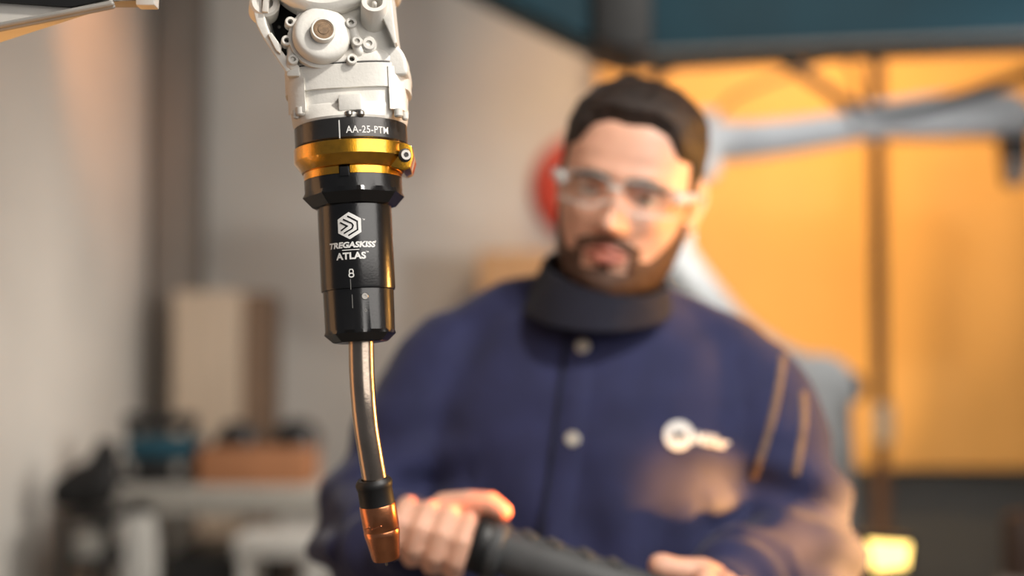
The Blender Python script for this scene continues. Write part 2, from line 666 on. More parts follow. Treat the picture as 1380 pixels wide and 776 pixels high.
# left rib and the black hollow behind it
rib = [(386, 98), (371, 76), (354, 50), (346, 34), (341, 12), (340, -40), (352, -40), (354, 10), (360, 34), (366, 50), (384, 74), (392, 96)]
obj('side_rib', prism(NB(), LX(rib, YF), YF - px(4), px(44), px(2)), M_WHITE, arm)
obj('rib_lip', prism(NB(), LX([(361, 46), (366, 44), (379, 62), (378, 73), (372, 68)], YF - px(6)), YF - px(8), YF, px(1)), M_WHITE, arm)
obj('hollow', prism(NB(), LX([(350, -30), (400, -30), (402, 50), (388, 92), (372, 68), (356, 36)], YF), px(2), px(40), 0), M_CAVITY, arm, 'black hollow inside the wrist')
obj('rivet', lathe([(0, px(3)), (px(2.5), px(3)), (px(2), 0), (0, -px(.5))], 12, axis_mtx(Lp(376, 36, px(1)), (0, -1, 0)) @ Matrix.Rotation(PI, 4, 'X')), M_CHROME, arm)
# the clamp ring with its screw at the upper left
d_face = Vector((0.22, -0.95, 0.10)).normalized()
p = Lp(357, 2, YF - px(2))
obj('hinge_boss', lathe([(0, -px(34)), (px(20), -px(34)), (px(20), -px(3)), (px(17), 0), (px(11), 0), (px(10), -px(12)), (0, -px(12))], 40, axis_mtx(p, d_face)), M_WHITE, arm)
obj('hinge_screw', box(Lp(359, 2, YF - px(5)), (px(8), px(8), px(30)), px(1.5), Matrix.Rotation(R(8), 3, 'Y')), M_WHITE2, arm)
# round bearing cover, its boss and the tan plug
pc = Lp(433, 51, YF + px(2))
R0 = px(38.5)
cov = [(0, -px(8)), (R0, -px(8)), (R0, px(9)), (R0 * .985, px(13)), (R0 * .93, px(17)), (R0 * .84, px(19.5)), (R0 * .70, px(20.5)), (0, px(20.5))]
obj('bearing_cover', lathe(cov, 64, axis_mtx(pc, d_face)), M_WHITE, arm)
obj('cover_base', lathe([(0, -px(8)), (px(43), -px(8)), (px(43), px(1.5)), (px(40), px(3)), (0, px(3))], 64, axis_mtx(pc, d_face)), M_WHITE, arm)
pb = pc + d_face * px(20)
rb = px(16.3)
obj('cover_boss', lathe([(0, 0), (rb, 0), (rb, px(10)), (rb * .94, px(11.5)), (rb * .82, px(11.5)), (rb * .82, px(9.5)), (0, px(9.5))], 48, axis_mtx(pb, d_face)), M_WHITE, arm)
plug = obj('plug', lathe([(0, px(9)), (rb * .80, px(9)), (rb * .80, px(10.6)), (rb * .70, px(11)), (rb * .68, px(10.4)), (rb * .45, px(10.4)), (rb * .42, px(11)), (0, px(11))], 40, axis_mtx(pb, d_face)), M_PLUG, arm, 'tan round plug')
for x, y in ((391.5, 29), (386.5, 54), (395, 79.5), (473.5, 30), (481.5, 55), (474.5, 79)):
    q = Lp(x, y, YF - px(10))
    screw(arm, q, d_face, px(7.2), px(14), px(3.6))
q = Lp(497.5, 58, YF - px(4))
screw(arm, q, d_face, px(9.5), px(8), px(4.2))
obj('washer', lathe([(0, -px(8)), (px(11.5), -px(8)), (px(11.5), -px(4)), (px(10), -px(3)), (0, -px(3))], 28, axis_mtx(q, d_face)), M_WHITE, arm)
for (x0, y0, x1, y1) in ((398, 40, 392, 88), (473, 36, 484, 70)):      # lands between the cover bolts
    obj('bolt_land', tube(NB(), [Lp(x0, y0, YF), Lp((x0 + x1) / 2, (y0 + y1) / 2, YF), Lp(x1, y1, YF)], px(7), 12), M_WHITE, arm)
# tube boss at the upper right
dt = Vector((0.10, -0.92, 0.42)).normalized()
q = Lp(504.5, 2, YF - px(22))
obj('tube_boss', lathe([(0, -px(44)), (px(19), -px(44)), (px(17.5), -px(2)), (px(16.5), 0), (px(11), 0), (px(10.2), -px(1)), (px(10), -px(24)), (0, -px(24))], 40, axis_mtx(q, dt)), M_WHITE, arm)
obj('boss_pin', tube(NB(), [q - dt * px(24), q - dt * px(4)], px(3.2), 12), M_WHITE2, arm)
obj('corner_rib', prism(NB(), LX([(519, -20), (526, -20), (531, 30), (535, 58), (531, 60), (520, 34), (514, 22)], YF - px(10)), YF - px(12), px(10), px(2)), M_WHITE, arm)
# the large joint cover above, its lower rim showing at the top of the frame
pj = Lp(437, -72, YF - px(4))
R1 = px(92)
obj('joint_cover', lathe([(0, -px(40)), (R1, -px(40)), (R1, px(6)), (R1 * .98, px(11)), (R1 * .93, px(15)), (R1 * .86, px(17)), (R1 * .80, px(14)), (R1 * .55, px(15)), (0, px(16))], 80,
                         axis_mtx(pj, (0.04, -1, -0.06))), M_WHITE, arm)
obj('forearm', prism(NB(), LX([(345, -40), (525, -40), (540, -160), (520, -420), (360, -420), (335, -160)], YF), YF + px(8), px(120), px(10)), M_WHITE, arm)
top = TM @ Vector((0, .035, Z(-400)))
topl = TI @ Vector((top.x, top.y, ZC))
bm = NB()
cyl(bm, (0, .035, Z(-380)), topl, .075, .10, 40)
obj('upper_column', bm, M_WHITE, arm)
obj('ceiling_plate', box(topl - Vector((0, 0, .015)), (.32, .32, .03), .004), M_BRACK, arm)

# ---- the welding torch
torch = thing('welding_torch', 'black and gold robotic welding torch hanging from white robot wrist', 'welding torch', TM)
r1 = px(76)
obj('mounting_ring', lathe([(0, Z(173)), (r1 * .985, Z(173)), (r1, Z(174)), (r1, Z(199)), (r1 * .985, Z(200.5)), (0, Z(200.5))], 96), M_RING, torch, 'black mounting ring with white lettering')
obj('ring_shadow_gap', lathe([(0, Z(200)), (px(72), Z(200)), (px(72), Z(203)), (0, Z(203))], 64), M_BLACK, torch)
rg = px(78.2)
clamp = obj('clamp_ring', lathe([(px(60), Z(202)), (rg * .985, Z(202)), (rg, Z(203)), (rg, Z(220)), (rg * .99, Z(221)), (px(68.5), Z(233.5)), (px(66.5), Z(234.5)), (px(58), Z(234.5))], 128), M_GOLD, torch, 'gold anodised clamp ring')
# the clamp ear with its screw on the right
ear_c = Vector((px(80), -px(20), Z(219)))
ear = NB()
prism(ear, [(px(52), Z(205)), (px(74), Z(204)), (px(84), Z(209)), (px(85.5), Z(222)), (px(80), Z(239)), (px(72), Z(242)), (px(54), Z(236))], -px(40), px(24), px(2))
obj('clamp_ear', ear, M_GOLD, torch)
th, z_ = on_cyl(546.5, 209, px(80))
de = Vector((0.35, -0.93, 0.0)).normalized()
sp = Lp(546.5, 209, -px(42))
obj('screw_recess', lathe([(0, -px(3)), (px(9), -px(3)), (px(9), 0), (px(8), px(.6)), (0, px(.6))], 28, axis_mtx(sp, de)), M_RUBBER, torch)
sc = obj('clamp_screw', lathe([(0, -px(2)), (px(7.4), -px(2)), (px(7.4), px(2)), (px(6.6), px(3)), (px(3.4), px(3)), (px(3.2), px(1)), (0, px(1))], 28, axis_mtx(sp, de)), M_CHROME, torch, 'steel hex socket screw')
obj('hex_socket', lathe([(0, px(1)), (px(3.1), px(1)), (px(3.1), px(2)), (0, px(2))], 6, axis_mtx(sp, de)), M_DARKHOLE, sc)
# second gold ring: open at the front, where a black key shows
th0, _ = on_cyl(457, 236, px(66))
th1, _ = on_cyl(472, 236, px(66))
bm = NB()
n = 90
ringv = []
for k in range(n + 1):
    t = th1 + (2 * PI - (th1 - th0)) * k / n
    ringv.append([bm.verts.new((rr * math.sin(t), -rr * math.cos(t), zz)) for rr, zz in
                  ((px(58), Z(235)), (px(66), Z(235)), (px(66.3), Z(236)), (px(66), Z(245)), (px(58), Z(245)))])
for a, b in zip(ringv, ringv[1:]):
    for q in range(5):
        bm.faces.new((a[q], a[(q + 1) % 5], b[(q + 1) % 5], b[q]))
bm.faces.new(ringv[0])
bm.faces.new(list(reversed(ringv[-1])))
obj('lock_ring', bm, M_GOLD, torch, 'narrow gold lock ring below the clamp ring')
tk = (th0 + th1) / 2
bm = NB()
add_box(bm, (0, 0, 0), (px(13), px(10), px(13)), px(1.5))
bmesh.ops.transform(bm, matrix=Matrix.Translation((px(62.5) * math.sin(tk), -px(62.5) * math.cos(tk), Z(243))) @ Matrix.Rotation(tk, 4, 'Z'), verts=bm.verts)
obj('lock_key', bm, M_BLACK, torch)


def poly(n, off):
    a = 2 * PI / n

    def f(t):
        u = ((t - off) % a) - a / 2
        return math.cos(a / 2) / math.cos(u)
    return f


pl8 = poly(8, R(14))
rows_c = [(0, 244), (64, 244), (65.8, 245.5), (65.8, 262), (66.5, 268), (54.5, 281.5), (50, 283), (0, 283)]
obj('torch_collar', lathe([(px(r), Z(y)) for r, y in rows_c], 128, rfun=lambda i, t: pl8(t) / .962 if i in (4, 5) else 1.0), M_BLACK, torch, angle=14)
rows_b = [(0, 281), (49.6, 281), (49.8, 283), (49.8, 392), (49.2, 394.5), (46, 396), (0, 396)]
obj('torch_body', lathe([(px(r), Z(y)) for r, y in rows_b], 128), M_BLACK, torch, 'black torch body with white printed lettering')
pl8b = poly(8, R(10))
rows_d = [(0, 393), (47.5, 393), (47.5, 396), (46.6, 449), (47.2, 453), (36.5, 463), (34, 464), (0, 464)]
obj('lower_sleeve', lathe([(px(r), Z(y)) for r, y in rows_d], 128, rfun=lambda i, t: pl8b(t) / .975 if i in (4, 5, 6) else 1.0), M_BLACK, torch, angle=14)
# little screw and slot on the sleeve
rs = px(47.3)
th, z_ = on_cyl(491.5, 399, rs)
nrm = Vector((math.sin(th), -math.cos(th), 0))
obj('sleeve_screw', lathe([(0, -px(2)), (px(4.6), -px(2)), (px(4.6), px(.8)), (px(4), px(1.4)), (px(1.8), px(1.4)), (px(1.6), px(.4)), (0, px(.4))], 24, axis_mtx(nrm * rs + Vector((0, 0, z_)), nrm)), M_CHROME, torch, 'steel set screw')

# ---- neck, collar and copper nozzle (bending to the right and away)
npx = [(486.5, 455, 0), (487.5, 500, 0), (490, 540, 0), (493.5, 575, .002), (499, 610, .005), (505.5, 648, .009), (508, 660, .0105)]
npts = catmull([Lp(a, b, c) for a, b, c in npx], 10)
nrad = lerp_list([px(17), px(17), px(16.8), px(16.6), px(16.6), px(16.8), px(16.8)], 10)
obj('torch_neck', tube(NB(), npts, nrad, 40, False), M_STEEL, torch, 'polished steel gooseneck', angle=50)
e0, e1 = Lp(503.5, 648, .0085), Lp(520.5, 752, .021)
dn = (e1 - e0).normalized()
NZ = axis_mtx(e0, dn) @ Matrix.Diagonal((1, 1, .925, 1))
nl = (e1 - e0).length


def nk(k):
    return nl * k


obj('nozzle_insulator', lathe([(px(16), -px(4)), (px(21), -px(4)), (px(24), 0), (px(25), px(3)), (px(24.5), px(8)), (px(23.2), px(12)), (px(23.8), px(36)), (px(23), px(37)), (px(16), px(37))], 64, NZ), M_RUBBER, torch, 'black rubber nozzle insulator')
bm = lathe([(px(17), px(34)), (px(24), px(34)), (px(24.6), px(36)), (px(24.4), px(70)), (px(23.6), px(72)), (px(24.2), px(74)), (px(23.9), px(80)), (px(22.8), px(86)), (px(19), px(114)), (px(18), px(117)), (px(14.5), px(117)), (px(14), px(114)), (px(15.5), px(84)), (0, px(80))], 64, NZ)
nz = obj('nozzle', bm, M_COPPER, torch, 'copper gas nozzle')
bm = NB()
for a0 in (-30, 10):                                                     # the two crimped dents
    arc = []
    for k in range(9):
        t = R(a0 + 28 * k / 8)
        arc.append(NZ @ Vector((px(24.2) * math.sin(t), -px(24.2) * math.cos(t), px(61 + .4 * k))))
    tube(bm, arc, px(1.5), 8)
obj('nozzle_crimp', bm, M_COPPER, nz)
obj('contact_tip', tube(NB(), [NZ @ Vector((0, 0, px(78))), NZ @ Vector((0, 0, px(112)))], [px(7), px(5)], 20), M_COPPER, torch)
obj('wire', tube(NB(), [NZ @ Vector((0, 0, px(105))), NZ @ Vector((px(1), 0, px(126)))], px(1.7), 10), M_STEEL, torch, 'stub of welding wire')

# ---- printing on the torch
ring_p = [o for o in torch.children if o.name.startswith('mounting_ring')][0]
body_p = [o for o in torch.children if o.name.startswith('torch_body')][0]
V, Fc = text_mesh('AA-25-PTM', px(9.5), bold=0.012, spacing=1.06)
k = px(58) / (max(v[0] for v in V) - min(v[0] for v in V)) * 1.02
V = [(x * k, y) for x, y in V]
th, z_ = on_cyl(496.5, 174, r1)
obj('lettering', wrap(V, Fc, th, z_, r1), M_PRINT, ring_p, smooth=False)
th, z_ = on_cyl(457.5, 174, r1)
V, Fc = polystrip([(0, -px(12)), (0, px(12))], px(1.6))
obj('index_line', wrap(V, Fc, th, z_, r1), M_PRINT, ring_p, smooth=False)

rbd = px(49.8)


def printed(name, V, Fc, x, y, lift=.00012, m=None, r=rbd):
    th, z_ = on_cyl(x, y, r)
    return obj(name, wrap(V, Fc, th, z_, r, lift), m or M_PRINT, body_p, smooth=False)


def fit(V, width):
    k = width / (max(v[0] for v in V) - min(v[0] for v in V))
    return [(x * k, y) for x, y in V]


# hexagon with the three nested chevrons
HR = px(18)
bm = NB()
c0 = bm.verts.new((0, 0, 0))
hv = [bm.verts.new((HR * math.sin(R(60 * k)), HR * math.cos(R(60 * k)), 0)) for k in range(6)]
for k in range(6):
    bm.faces.new((c0, hv[k], hv[(k + 1) % 6]))
bmesh.ops.subdivide_edges(bm, edges=bm.edges[:], cuts=7, use_grid_fill=True)
bmesh.ops.triangulate(bm, faces=bm.faces[:])
bm.verts.index_update()
V = [(v.co.x, v.co.y) for v in bm.verts]
Fc = [tuple(v.index for v in f.verts) for f in bm.faces]
bm.free()
printed('hexagon_emblem', V, Fc, 470.7, 304)
for path in ([(-78, 32), (-18, -3), (-73, -38)], [(-51, 57), (24, 17), (32, 0), (24, -25), (-48, -63)], [(-13, 82), (68, 34), (68, -38), (-11, -83)]):
    k = HR / 115.0
    V, Fc = polystrip([(a * k, b * k) for a, b in path], px(2.0), 8)
    printed('emblem_chevron', V, Fc, 470.7, 304, .00030, M_BLACK)
V, Fc = text_mesh('TREGASKISS', px(8.2), shear=0.18, bold=0.045, spacing=1.0)
printed('lettering', fit(V, px(65)), Fc, 474, 329.5)
V, Fc = polystrip([(-px(11.5), 0), (px(11.5), 0)], px(1.0), 8)
printed('lettering_rule', V, Fc, 472.5, 336.5)
V, Fc = text_mesh('ATLAS', px(9.5), bold=0.04, spacing=1.04)
printed('lettering', fit(V, px(40.5)), Fc, 472.5, 344.5)
V, Fc = text_mesh('TM', px(1.9), bold=0.01)
printed('lettering', fit(V, px(4)), Fc, 494.8, 339)
printed('lettering', fit(V, px(3.2)), Fc, 490, 295.5)
V, Fc = polystrip([(px(.9) * math.cos(2 * PI * k / 12), px(.9) * math.sin(2 * PI * k / 12)) for k in range(13)], px(.5), 1)
printed('lettering', V, Fc, 506, 325)
# padlock mark
V, Fc = polystrip([(-px(2.4), px(1)), (-px(2.6), px(4)), (-px(1.5), px(6)), (px(1.5), px(6)), (px(2.6), px(4)), (px(2.4), px(1))], px(1.3), 3)
printed('padlock_mark', V, Fc, 473.5, 369)
V, Fc = polystrip([(px(3.2) * math.cos(2 * PI * k / 14), -px(1.6) + px(2.6) * math.sin(2 * PI * k / 14)) for k in range(15)], px(1.5), 1)
printed('padlock_mark', V, Fc, 473.5, 369)
V, Fc = polystrip([(0, -px(7)), (0, px(7))], px(1.1), 4)
m_line = mat('grey_print', (120, 118, 115), 0.5)
printed('index_line', V, Fc, 472.6, 383, m=m_line)
lower_p = [o for o in torch.children if o.name.startswith('lower_sleeve')][0]
th, z_ = on_cyl(475, 406, rs)
V, Fc = polystrip([(0, -px(9)), (0, px(9))], px(1.1), 4)
obj('index_line', wrap(V, Fc, th, z_, rs), m_line, lower_p, smooth=False)
th, z_ = on_cyl(493, 418, rs)
V, Fc = polystrip([(0, -px(2)), (px(1.6), 0), (0, px(2)), (-px(1.6), 0), (0, -px(2))], px(.8), 2)
obj('diamond_mark', wrap(V, Fc, th, z_, rs), m_line, lower_p, smooth=False)


# ------------------------------------------------------------------ bracket at the top left, near the torch
br = thing('overhead_bracket', 'grey metal bracket with orange-lit underside at top left corner', 'bracket', at(60, -40, 1.0))
bi = br.matrix_world.inverted()


def mesh_pts(pts, faces, inv=None):
    bm = NB()
    vs = [bm.verts.new((inv @ p) if inv else p) for p in pts]
    for f in faces:
        bm.faces.new([vs[i] for i in f])
    bmesh.ops.recalc_face_normals(bm, faces=bm.faces)
    return bm


n0, n1 = at(-120, 62, 1.0), at(152, 8, 1.0)
f0, f1 = at(-120, 96, 1.075), at(133, 14.5, 1.012)
up = Vector((0, 0, .10))
obj('plate', mesh_pts([n0, n1, f1, f0, n0 + up, n1 + up, f1 + up, f0 + up],
                      [(0, 1, 2, 3), (4, 5, 6, 7), (0, 1, 5, 4), (1, 2, 6, 5), (2, 3, 7, 6), (3, 0, 4, 7)], bi), M_UNDER, br)
bm = NB()
tube(bm, [bi @ at(-120, 58, .997), bi @ at(150, 5, .997)], .0022, 10)
tube(bm, [bi @ at(-120, 64, .999), bi @ at(152, 9, .999)], .0018, 10)
obj('edge_bead', bm, M_BRACK, br, 'raised bead along the lower edge')
a, b, c_, d_ = at(-120, -6, .996), at(95, 9, .996), at(146, -2, .996), at(150, -60, .996)
e_ = at(-120, -60, .996)
q5 = [a, b, c_, d_, e_]
obj('dark_cover', mesh_pts(q5 + [v + Vector((0, .006, 0)) for v in q5],
                           [(0, 1, 2, 3, 4), (9, 8, 7, 6, 5)] + [(i, (i + 1) % 5, 5 + (i + 1) % 5, 5 + i) for i in range(5)], bi), M_BLACKM, br, 'black cover')
o1 = box(bi @ at(170, -12, 1.01), (.028, .02, .020), .002)
obj('end_block', o1, M_BRACK, br)
obj('end_clip', box(bi @ at(199, -8, 1.0), (.0135, .014, .0195), .0015), M_UNDER, br, 'pale end clip')
obj('hanger', span(bi @ at(20, -80, 1.02), (bi @ at(60, -80, 1.04)).xy[:] + (ZC - br.matrix_world.translation.z,), .002), M_BRACK, br)


# ------------------------------------------------------------------ the man
man = thing('person', 'bearded man in navy work jacket and clear glasses holding a dark bar', 'person', Vector((0.12, 1.72, 0)))
mi = man.matrix_world.inverted()


def W2M(bm):
    bmesh.ops.transform(bm, matrix=mi, verts=bm.verts)
    return bm


HEYE = at(831, 257, 1.575)                 # the bridge of the nose
HR3 = Matrix.Rotation(R(-11), 3, 'Z') @ Matrix.Rotation(R(12), 3, 'Y') @ Matrix.Rotation(R(7), 3, 'X')
HC = HEYE - HR3 @ Vector((0, -.094, .004))
HM = Matrix.Translation(HC) @ HR3.to_4x4()

HT = [(-.1255, .006, .045, .008), (-.122, .026, .066, .018), (-.113, .042, .081, .034), (-.098, .056, .088, .048), (-.075, .066, .090, .064),
      (-.050, .0715, .090, .080), (-.025, .0745, .0895, .092), (0, .0765, .089, .099), (.018, .077, .0915, .103), (.045, .077, .090, .105),
      (.070, .0735, .083, .100), (.092, .064, .069, .086), (.108, .047, .049, .064), (.118, .026, .026, .037), (.1215, .007, .007, .012)]


def ht(z):
    z = max(HT[0][0], min(HT[-1][0], z))
    for a, b in zip(HT, HT[1:]):
        if a[0] <= z <= b[0]:
            t = (z - a[0]) / (b[0] - a[0])
            t2 = t
            return [a[i] + (b[i] - a[i]) * t2 for i in (1, 2, 3)]
    return HT[-1][1:]


def g(x, s):
    return math.exp(-(x / s) ** 2)


def headp(z, t, off=0.0):
    """t = 0 is the face side (-y), +90 deg is +x"""
    wd, fr, bk = ht(z)
    s, c = math.sin(t), math.cos(t)
    e = 2.25
    den = ((abs(s)) ** e + (abs(c)) ** e) ** (1 / e)
    s, c = s / den, c / den
    x = (wd + off) * s
    y = -((fr if c > 0 else bk) + off) * c
    if c > 0:
        ax = abs(x)
        d = 0.0
        # nose
        if z > -.05:
            k = max(0.0, min(1.0, (.016 - z) / .052))
            tip = g(z + .034, .012)
            d += (0.002 + .020 * k * k ** .1) * g(x, .0075 + .006 * k) * (1.0 if z > -.038 else g(z + .038, .007)) * (1 if z < .016 else g(z - .016, .012))
            d += .007 * tip * g(x, .010) + .006 * g(z + .037, .007) * g(ax - .013, .006)
        d += .005 * g(z - .022, .009) * g(ax - .030, .022) + .003 * g(z - .02, .01) * g(x, .02)
        d -= .0145 * g(z - .001, .0125) * g(ax - .031, .0145)
        d += .004 * g(z + .028, .018) * g(ax - .045, .016)
        d -= .003 * g(z + .055, .02) * g(ax - .042, .014)
        d += .0055 * g(z + .0625, .0045) * g(x, .019) + .006 * g(z + .0735, .0055) * g(x, .016)
        d -= .003 * g(z + .0675, .0025) * g(x, .022) + .004 * g(z + .084, .006) * g(x, .02)
        d += .006 * g(z + .106, .012) * g(x, .022)
        y -= d * min(1.0, c * 1.6)
    return Vector((x, y, z))


def head_mesh(bm, nz_=110, nt=128):
    rings = []
    for i in range(nz_ + 1):
        u = i / nz_
        z = HT[0][0] + (HT[-1][0] - HT[0][0]) * (0.5 - 0.5 * math.cos(PI * u)) * 1.0
        rings.append([bm.verts.new(HM @ headp(z, 2 * PI * k / nt)) for k in range(nt)])
    for a, b in zip(rings, rings[1:]):
        for k in range(nt):
            j = (k + 1) % nt
            bm.faces.new((a[k], a[j], b[j], b[k]))
    bm.faces.new(list(reversed(rings[0])))
    bm.faces.new(rings[-1])
    return bm


def hm(x, y, z):
    return HM @ Vector((x, y, z))


# joints (world)
NECK = at(812, 412, 1.705)
SHL, SHR = at(614, 498, 1.745), at(1010, 535, 1.690)
ELL, ELR = at(489, 722, 1.70), at(1088, 752, 1.66)
BAR0, BAR1 = at(652, 734, 1.415), at(900, 815, 1.40)
ba = (BAR1 - BAR0).normalized()
bu = (Vector((0, 0, 1)) - ba * ba.z).normalized()
bf = ba.cross(bu).normalized()
if bf.y > 0:
    bf = -bf                      # towards the camera


def bar_pt(s, ang, r):
    a = R(ang)
    return BAR0 + ba * s + (bf * math.cos(a) + bu * math.sin(a)) * r


def hand(bm, s0, sgn, gr, wrist, thumb, drop=0.0):
    """overhand grip: four fingers over the top and down the camera side of the bar"""
    lens = (1.0, 1.06, 1.0, .86)
    for i in range(4):
        s = s0 + sgn * (.0215 * i)
        rf = (.0098, .0102, .0096, .0086)[i]
        rr = gr + rf * .9
        L = lens[i]
        dv = bu * drop
        kn = bar_pt(s, 104, rr + .004) - dv
        pts = [kn, bar_pt(s, 66, rr + .006), bar_pt(s, 24, rr + .006), bar_pt(s, -20, rr + .003), bar_pt(s, -62 * L, rr + .001), bar_pt(s, -100 * L, rr), bar_pt(s, -135 * L, rr)]
        pts = [pts[0]] + [q - dv for q in pts[1:]]
        tube(bm, pts, [rf * 1.15, rf * 1.05, rf * 1.12, rf, rf * 1.03, rf * .92, rf * .82], 14)
        tube(bm, [kn, kn.lerp(wrist, .5), wrist], [rf * 1.25, .0145, .020], 14)
    tube(bm, thumb, [.017, .0135, .0118, .0125, .0100][:len(thumb)], 14)


WRL = at(548, 742, 1.50)
WRR = at(968, 800, 1.50)
HANDR0 = .215                       # where the other fist sits on the bar
body = NB()
head_mesh(body)
for sx in (-1, 1):                 # ears
    tube(body, [hm(sx * .076, .014, .024), hm(sx * .083, .026, .022), hm(sx * .085, .030, .004), hm(sx * .080, .022, -.018), hm(sx * .077, .010, -.030)], [.008, .0085, .009, .0075, .0065], 12)
    ball(body, hm(sx * .078, .016, -.002), (.006, .014, .022), 16, HR3.to_4x4())
tube(body, [hm(0, .012, -.05), hm(0, .022, -.10), NECK + Vector((0, .01, 0)), NECK + Vector((0, .02, -.10))], [.054, .056, .062, .075], 28)
# trunk, arms and legs under the clothes
HIP = Vector((at(775, 776, 1.72).x, 1.72, .95))
tube(body, [NECK + Vector((-.01, .03, -.06)), at(800, 560, 1.74), HIP + Vector((0, .02, .1)), HIP], [.07, .12, .12, .13], 28)
for sh, el, wr in ((SHL, ELL, WRL), (SHR, ELR, WRR)):
    tube(body, [NECK + Vector((0, .03, -.09)), sh], [.05, .05], 16)
    tube(body, [sh, sh.lerp(el, .5), el], [.05, .046, .04], 20)
    tube(body, [el, el.lerp(wr, .35), wr], [.04, .041, .027], 20)
for sx in (-1, 1):
    k, a_ = HIP + Vector((sx * .11, -.02, -.44)), HIP + Vector((sx * .13, .02, -.86))
    tube(body, [HIP + Vector((sx * .085, 0, 0)), k, a_], [.09, .058, .04], 20)
    tube(body, [a_ + Vector((0, .02, -.02)), a_ + Vector((0, -.13, -.045))], [.035, .03], 16)
hand(body, -.020, -1, .014, WRL,
     [WRL.lerp(bar_pt(-.03, 120, .05), .45), bar_pt(-.050, 112, .026), bar_pt(-.026, 100, .036), bar_pt(-.006, 94, .0400), bar_pt(.008, 84, .0375)], .012)
hand(body, HANDR0, 1, .0235, WRR,
     [WRR.lerp(bar_pt(HANDR0, 110, .05), .5), bar_pt(HANDR0 - .004, 108, .042), bar_pt(HANDR0 - .026, 102, .036), bar_pt(HANDR0 - .044, 96, .034)])
body_o = obj('body', W2M(body), M_SKIN, man)
voxel(body_o, .0028, 3, .5)

# face parts
for sx in (-1, 1):
    ec = hm(sx * .031, -.0715, .001)
    e = obj('eye', W2M(ball(NB(), ec, .0125, 24)), M_EYE, man)
    look = (CAM + Vector((-.1, 0, .1)) - ec).normalized()
    obj('iris', W2M(ball(NB(), ec + look * .0085, .0062, 16)), M_IRIS, e)
    bm = NB()
    pts = [hm(sx * x_, headp(z_, 0).y * 0 + headp(z_, math.atan2(sx * x_, .09)).y - .0015, z_) for x_, z_ in ((.012, .0165), (.022, .018), (.034, .0185), (.046, .0155), (.053, .011))]
    tube(bm, pts, [.0034, .0044, .0044, .0036, .0022], 10)
    obj('eyebrow', W2M(bm), M_HAIR, man)
    bm = NB()
    tube(bm, [hm(sx * x_, y_, z_) for x_, y_, z_ in ((.017, -.0825, .0005), (.024, -.0855, .0065), (.033, -.0855, .008), (.042, -.080, .004))], [.0018, .003, .003, .0018], 10)
    obj('eyelid', W2M(bm), M_SKIN, e)


def shell(mask, thick, nz_=150, nt=240, jit=.0, z0=None, z1=None):
    """a layer lying on the head where mask(x, y, z) > 0"""
    bm = NB()
    z0 = HT[0][0] if z0 is None else z0
    z1 = HT[-1][0] if z1 is None else z1
    P = []
    for i in range(nz_ + 1):
        z = z0 + (z1 - z0) * (0.5 - 0.5 * math.cos(PI * i / nz_))
        row = []
        for k in range(nt):
            t = 2 * PI * k / nt
            p = headp(z, t)
            q = headp(min(z1, z + .003), t)
            q2 = headp(max(z0, z - .003), t)
            q3 = headp(z, t + .03)
            nn = (q3 - p).cross(q - q2)
            nn = nn.normalized() if nn.length > 1e-9 else Vector((0, 0, 1))
            mk = mask(p)
            th_ = thick(p) * max(0.0, min(1.0, mk))
            if jit:
                th_ += jit * noise.noise(p * 90.0) * min(1, max(0, mk))
            row.append((p, nn, th_, mk))
        P.append(row)
    top_, bot = [], []
    for row in P:
        top_.append([bm.verts.new(HM @ (p + nn * (th_ + .0004 if mk > 0 else -.001))) for p, nn, th_, mk in row])
        bot.append([bm.verts.new(HM @ (p - nn * .003)) for p, nn, th_, mk in row])
    keep = lambda i, k: max(P[i][k][3], P[i + 1][k][3], P[i][(k + 1) % nt][3], P[i + 1][(k + 1) % nt][3]) > 0
    for i in range(nz_):
        for k in range(nt):
            j = (k + 1) % nt
            if keep(i, k):
                bm.faces.new((top_[i][k], top_[i][j], top_[i + 1][j], top_[i + 1][k]))
    if keep(nz_ - 1, 0):
        bm.faces.new(top_[-1])
    bmesh.ops.delete(bm, geom=[v for v in bm.verts if not v.link_faces], context='VERTS')
    return bm


def hair_mask(p):
    a = math.degrees(math.atan2(abs(p.x), -p.y))      # 0 front .. 180 back
    pts = [(0, .078), (18, .080), (32, .072), (42, .050), (60, .046), (66, .010), (74, -.012), (82, -.004), (96, .030), (108, .020), (116, -.03), (130, -.055), (180, -.06)]
    for (a0, z0), (a1, z1) in zip(pts, pts[1:]):
        if a0 <= a <= a1:
            lim = z0 + (z1 - z0) * (a - a0) / (a1 - a0)
            break
    return (p.z - lim + .0015 * noise.noise(p * 160)) / .010


def hair_thick(p):
    k = max(0.0, min(1.0, (p.z - .03) / .07))
    fr = g(p.x + .01, .05) * max(0, min(1, -p.y / .06))
    return .0035 + .010 * k + .006 * k * fr + .0025 * noise.noise(Vector((p.x * 60, p.y * 20, p.z * 20)))


obj('hair', W2M(shell(hair_mask, hair_thick, jit=.0012)), M_HAIR, man, 'short dark brown hair, longer on top', angle=0)


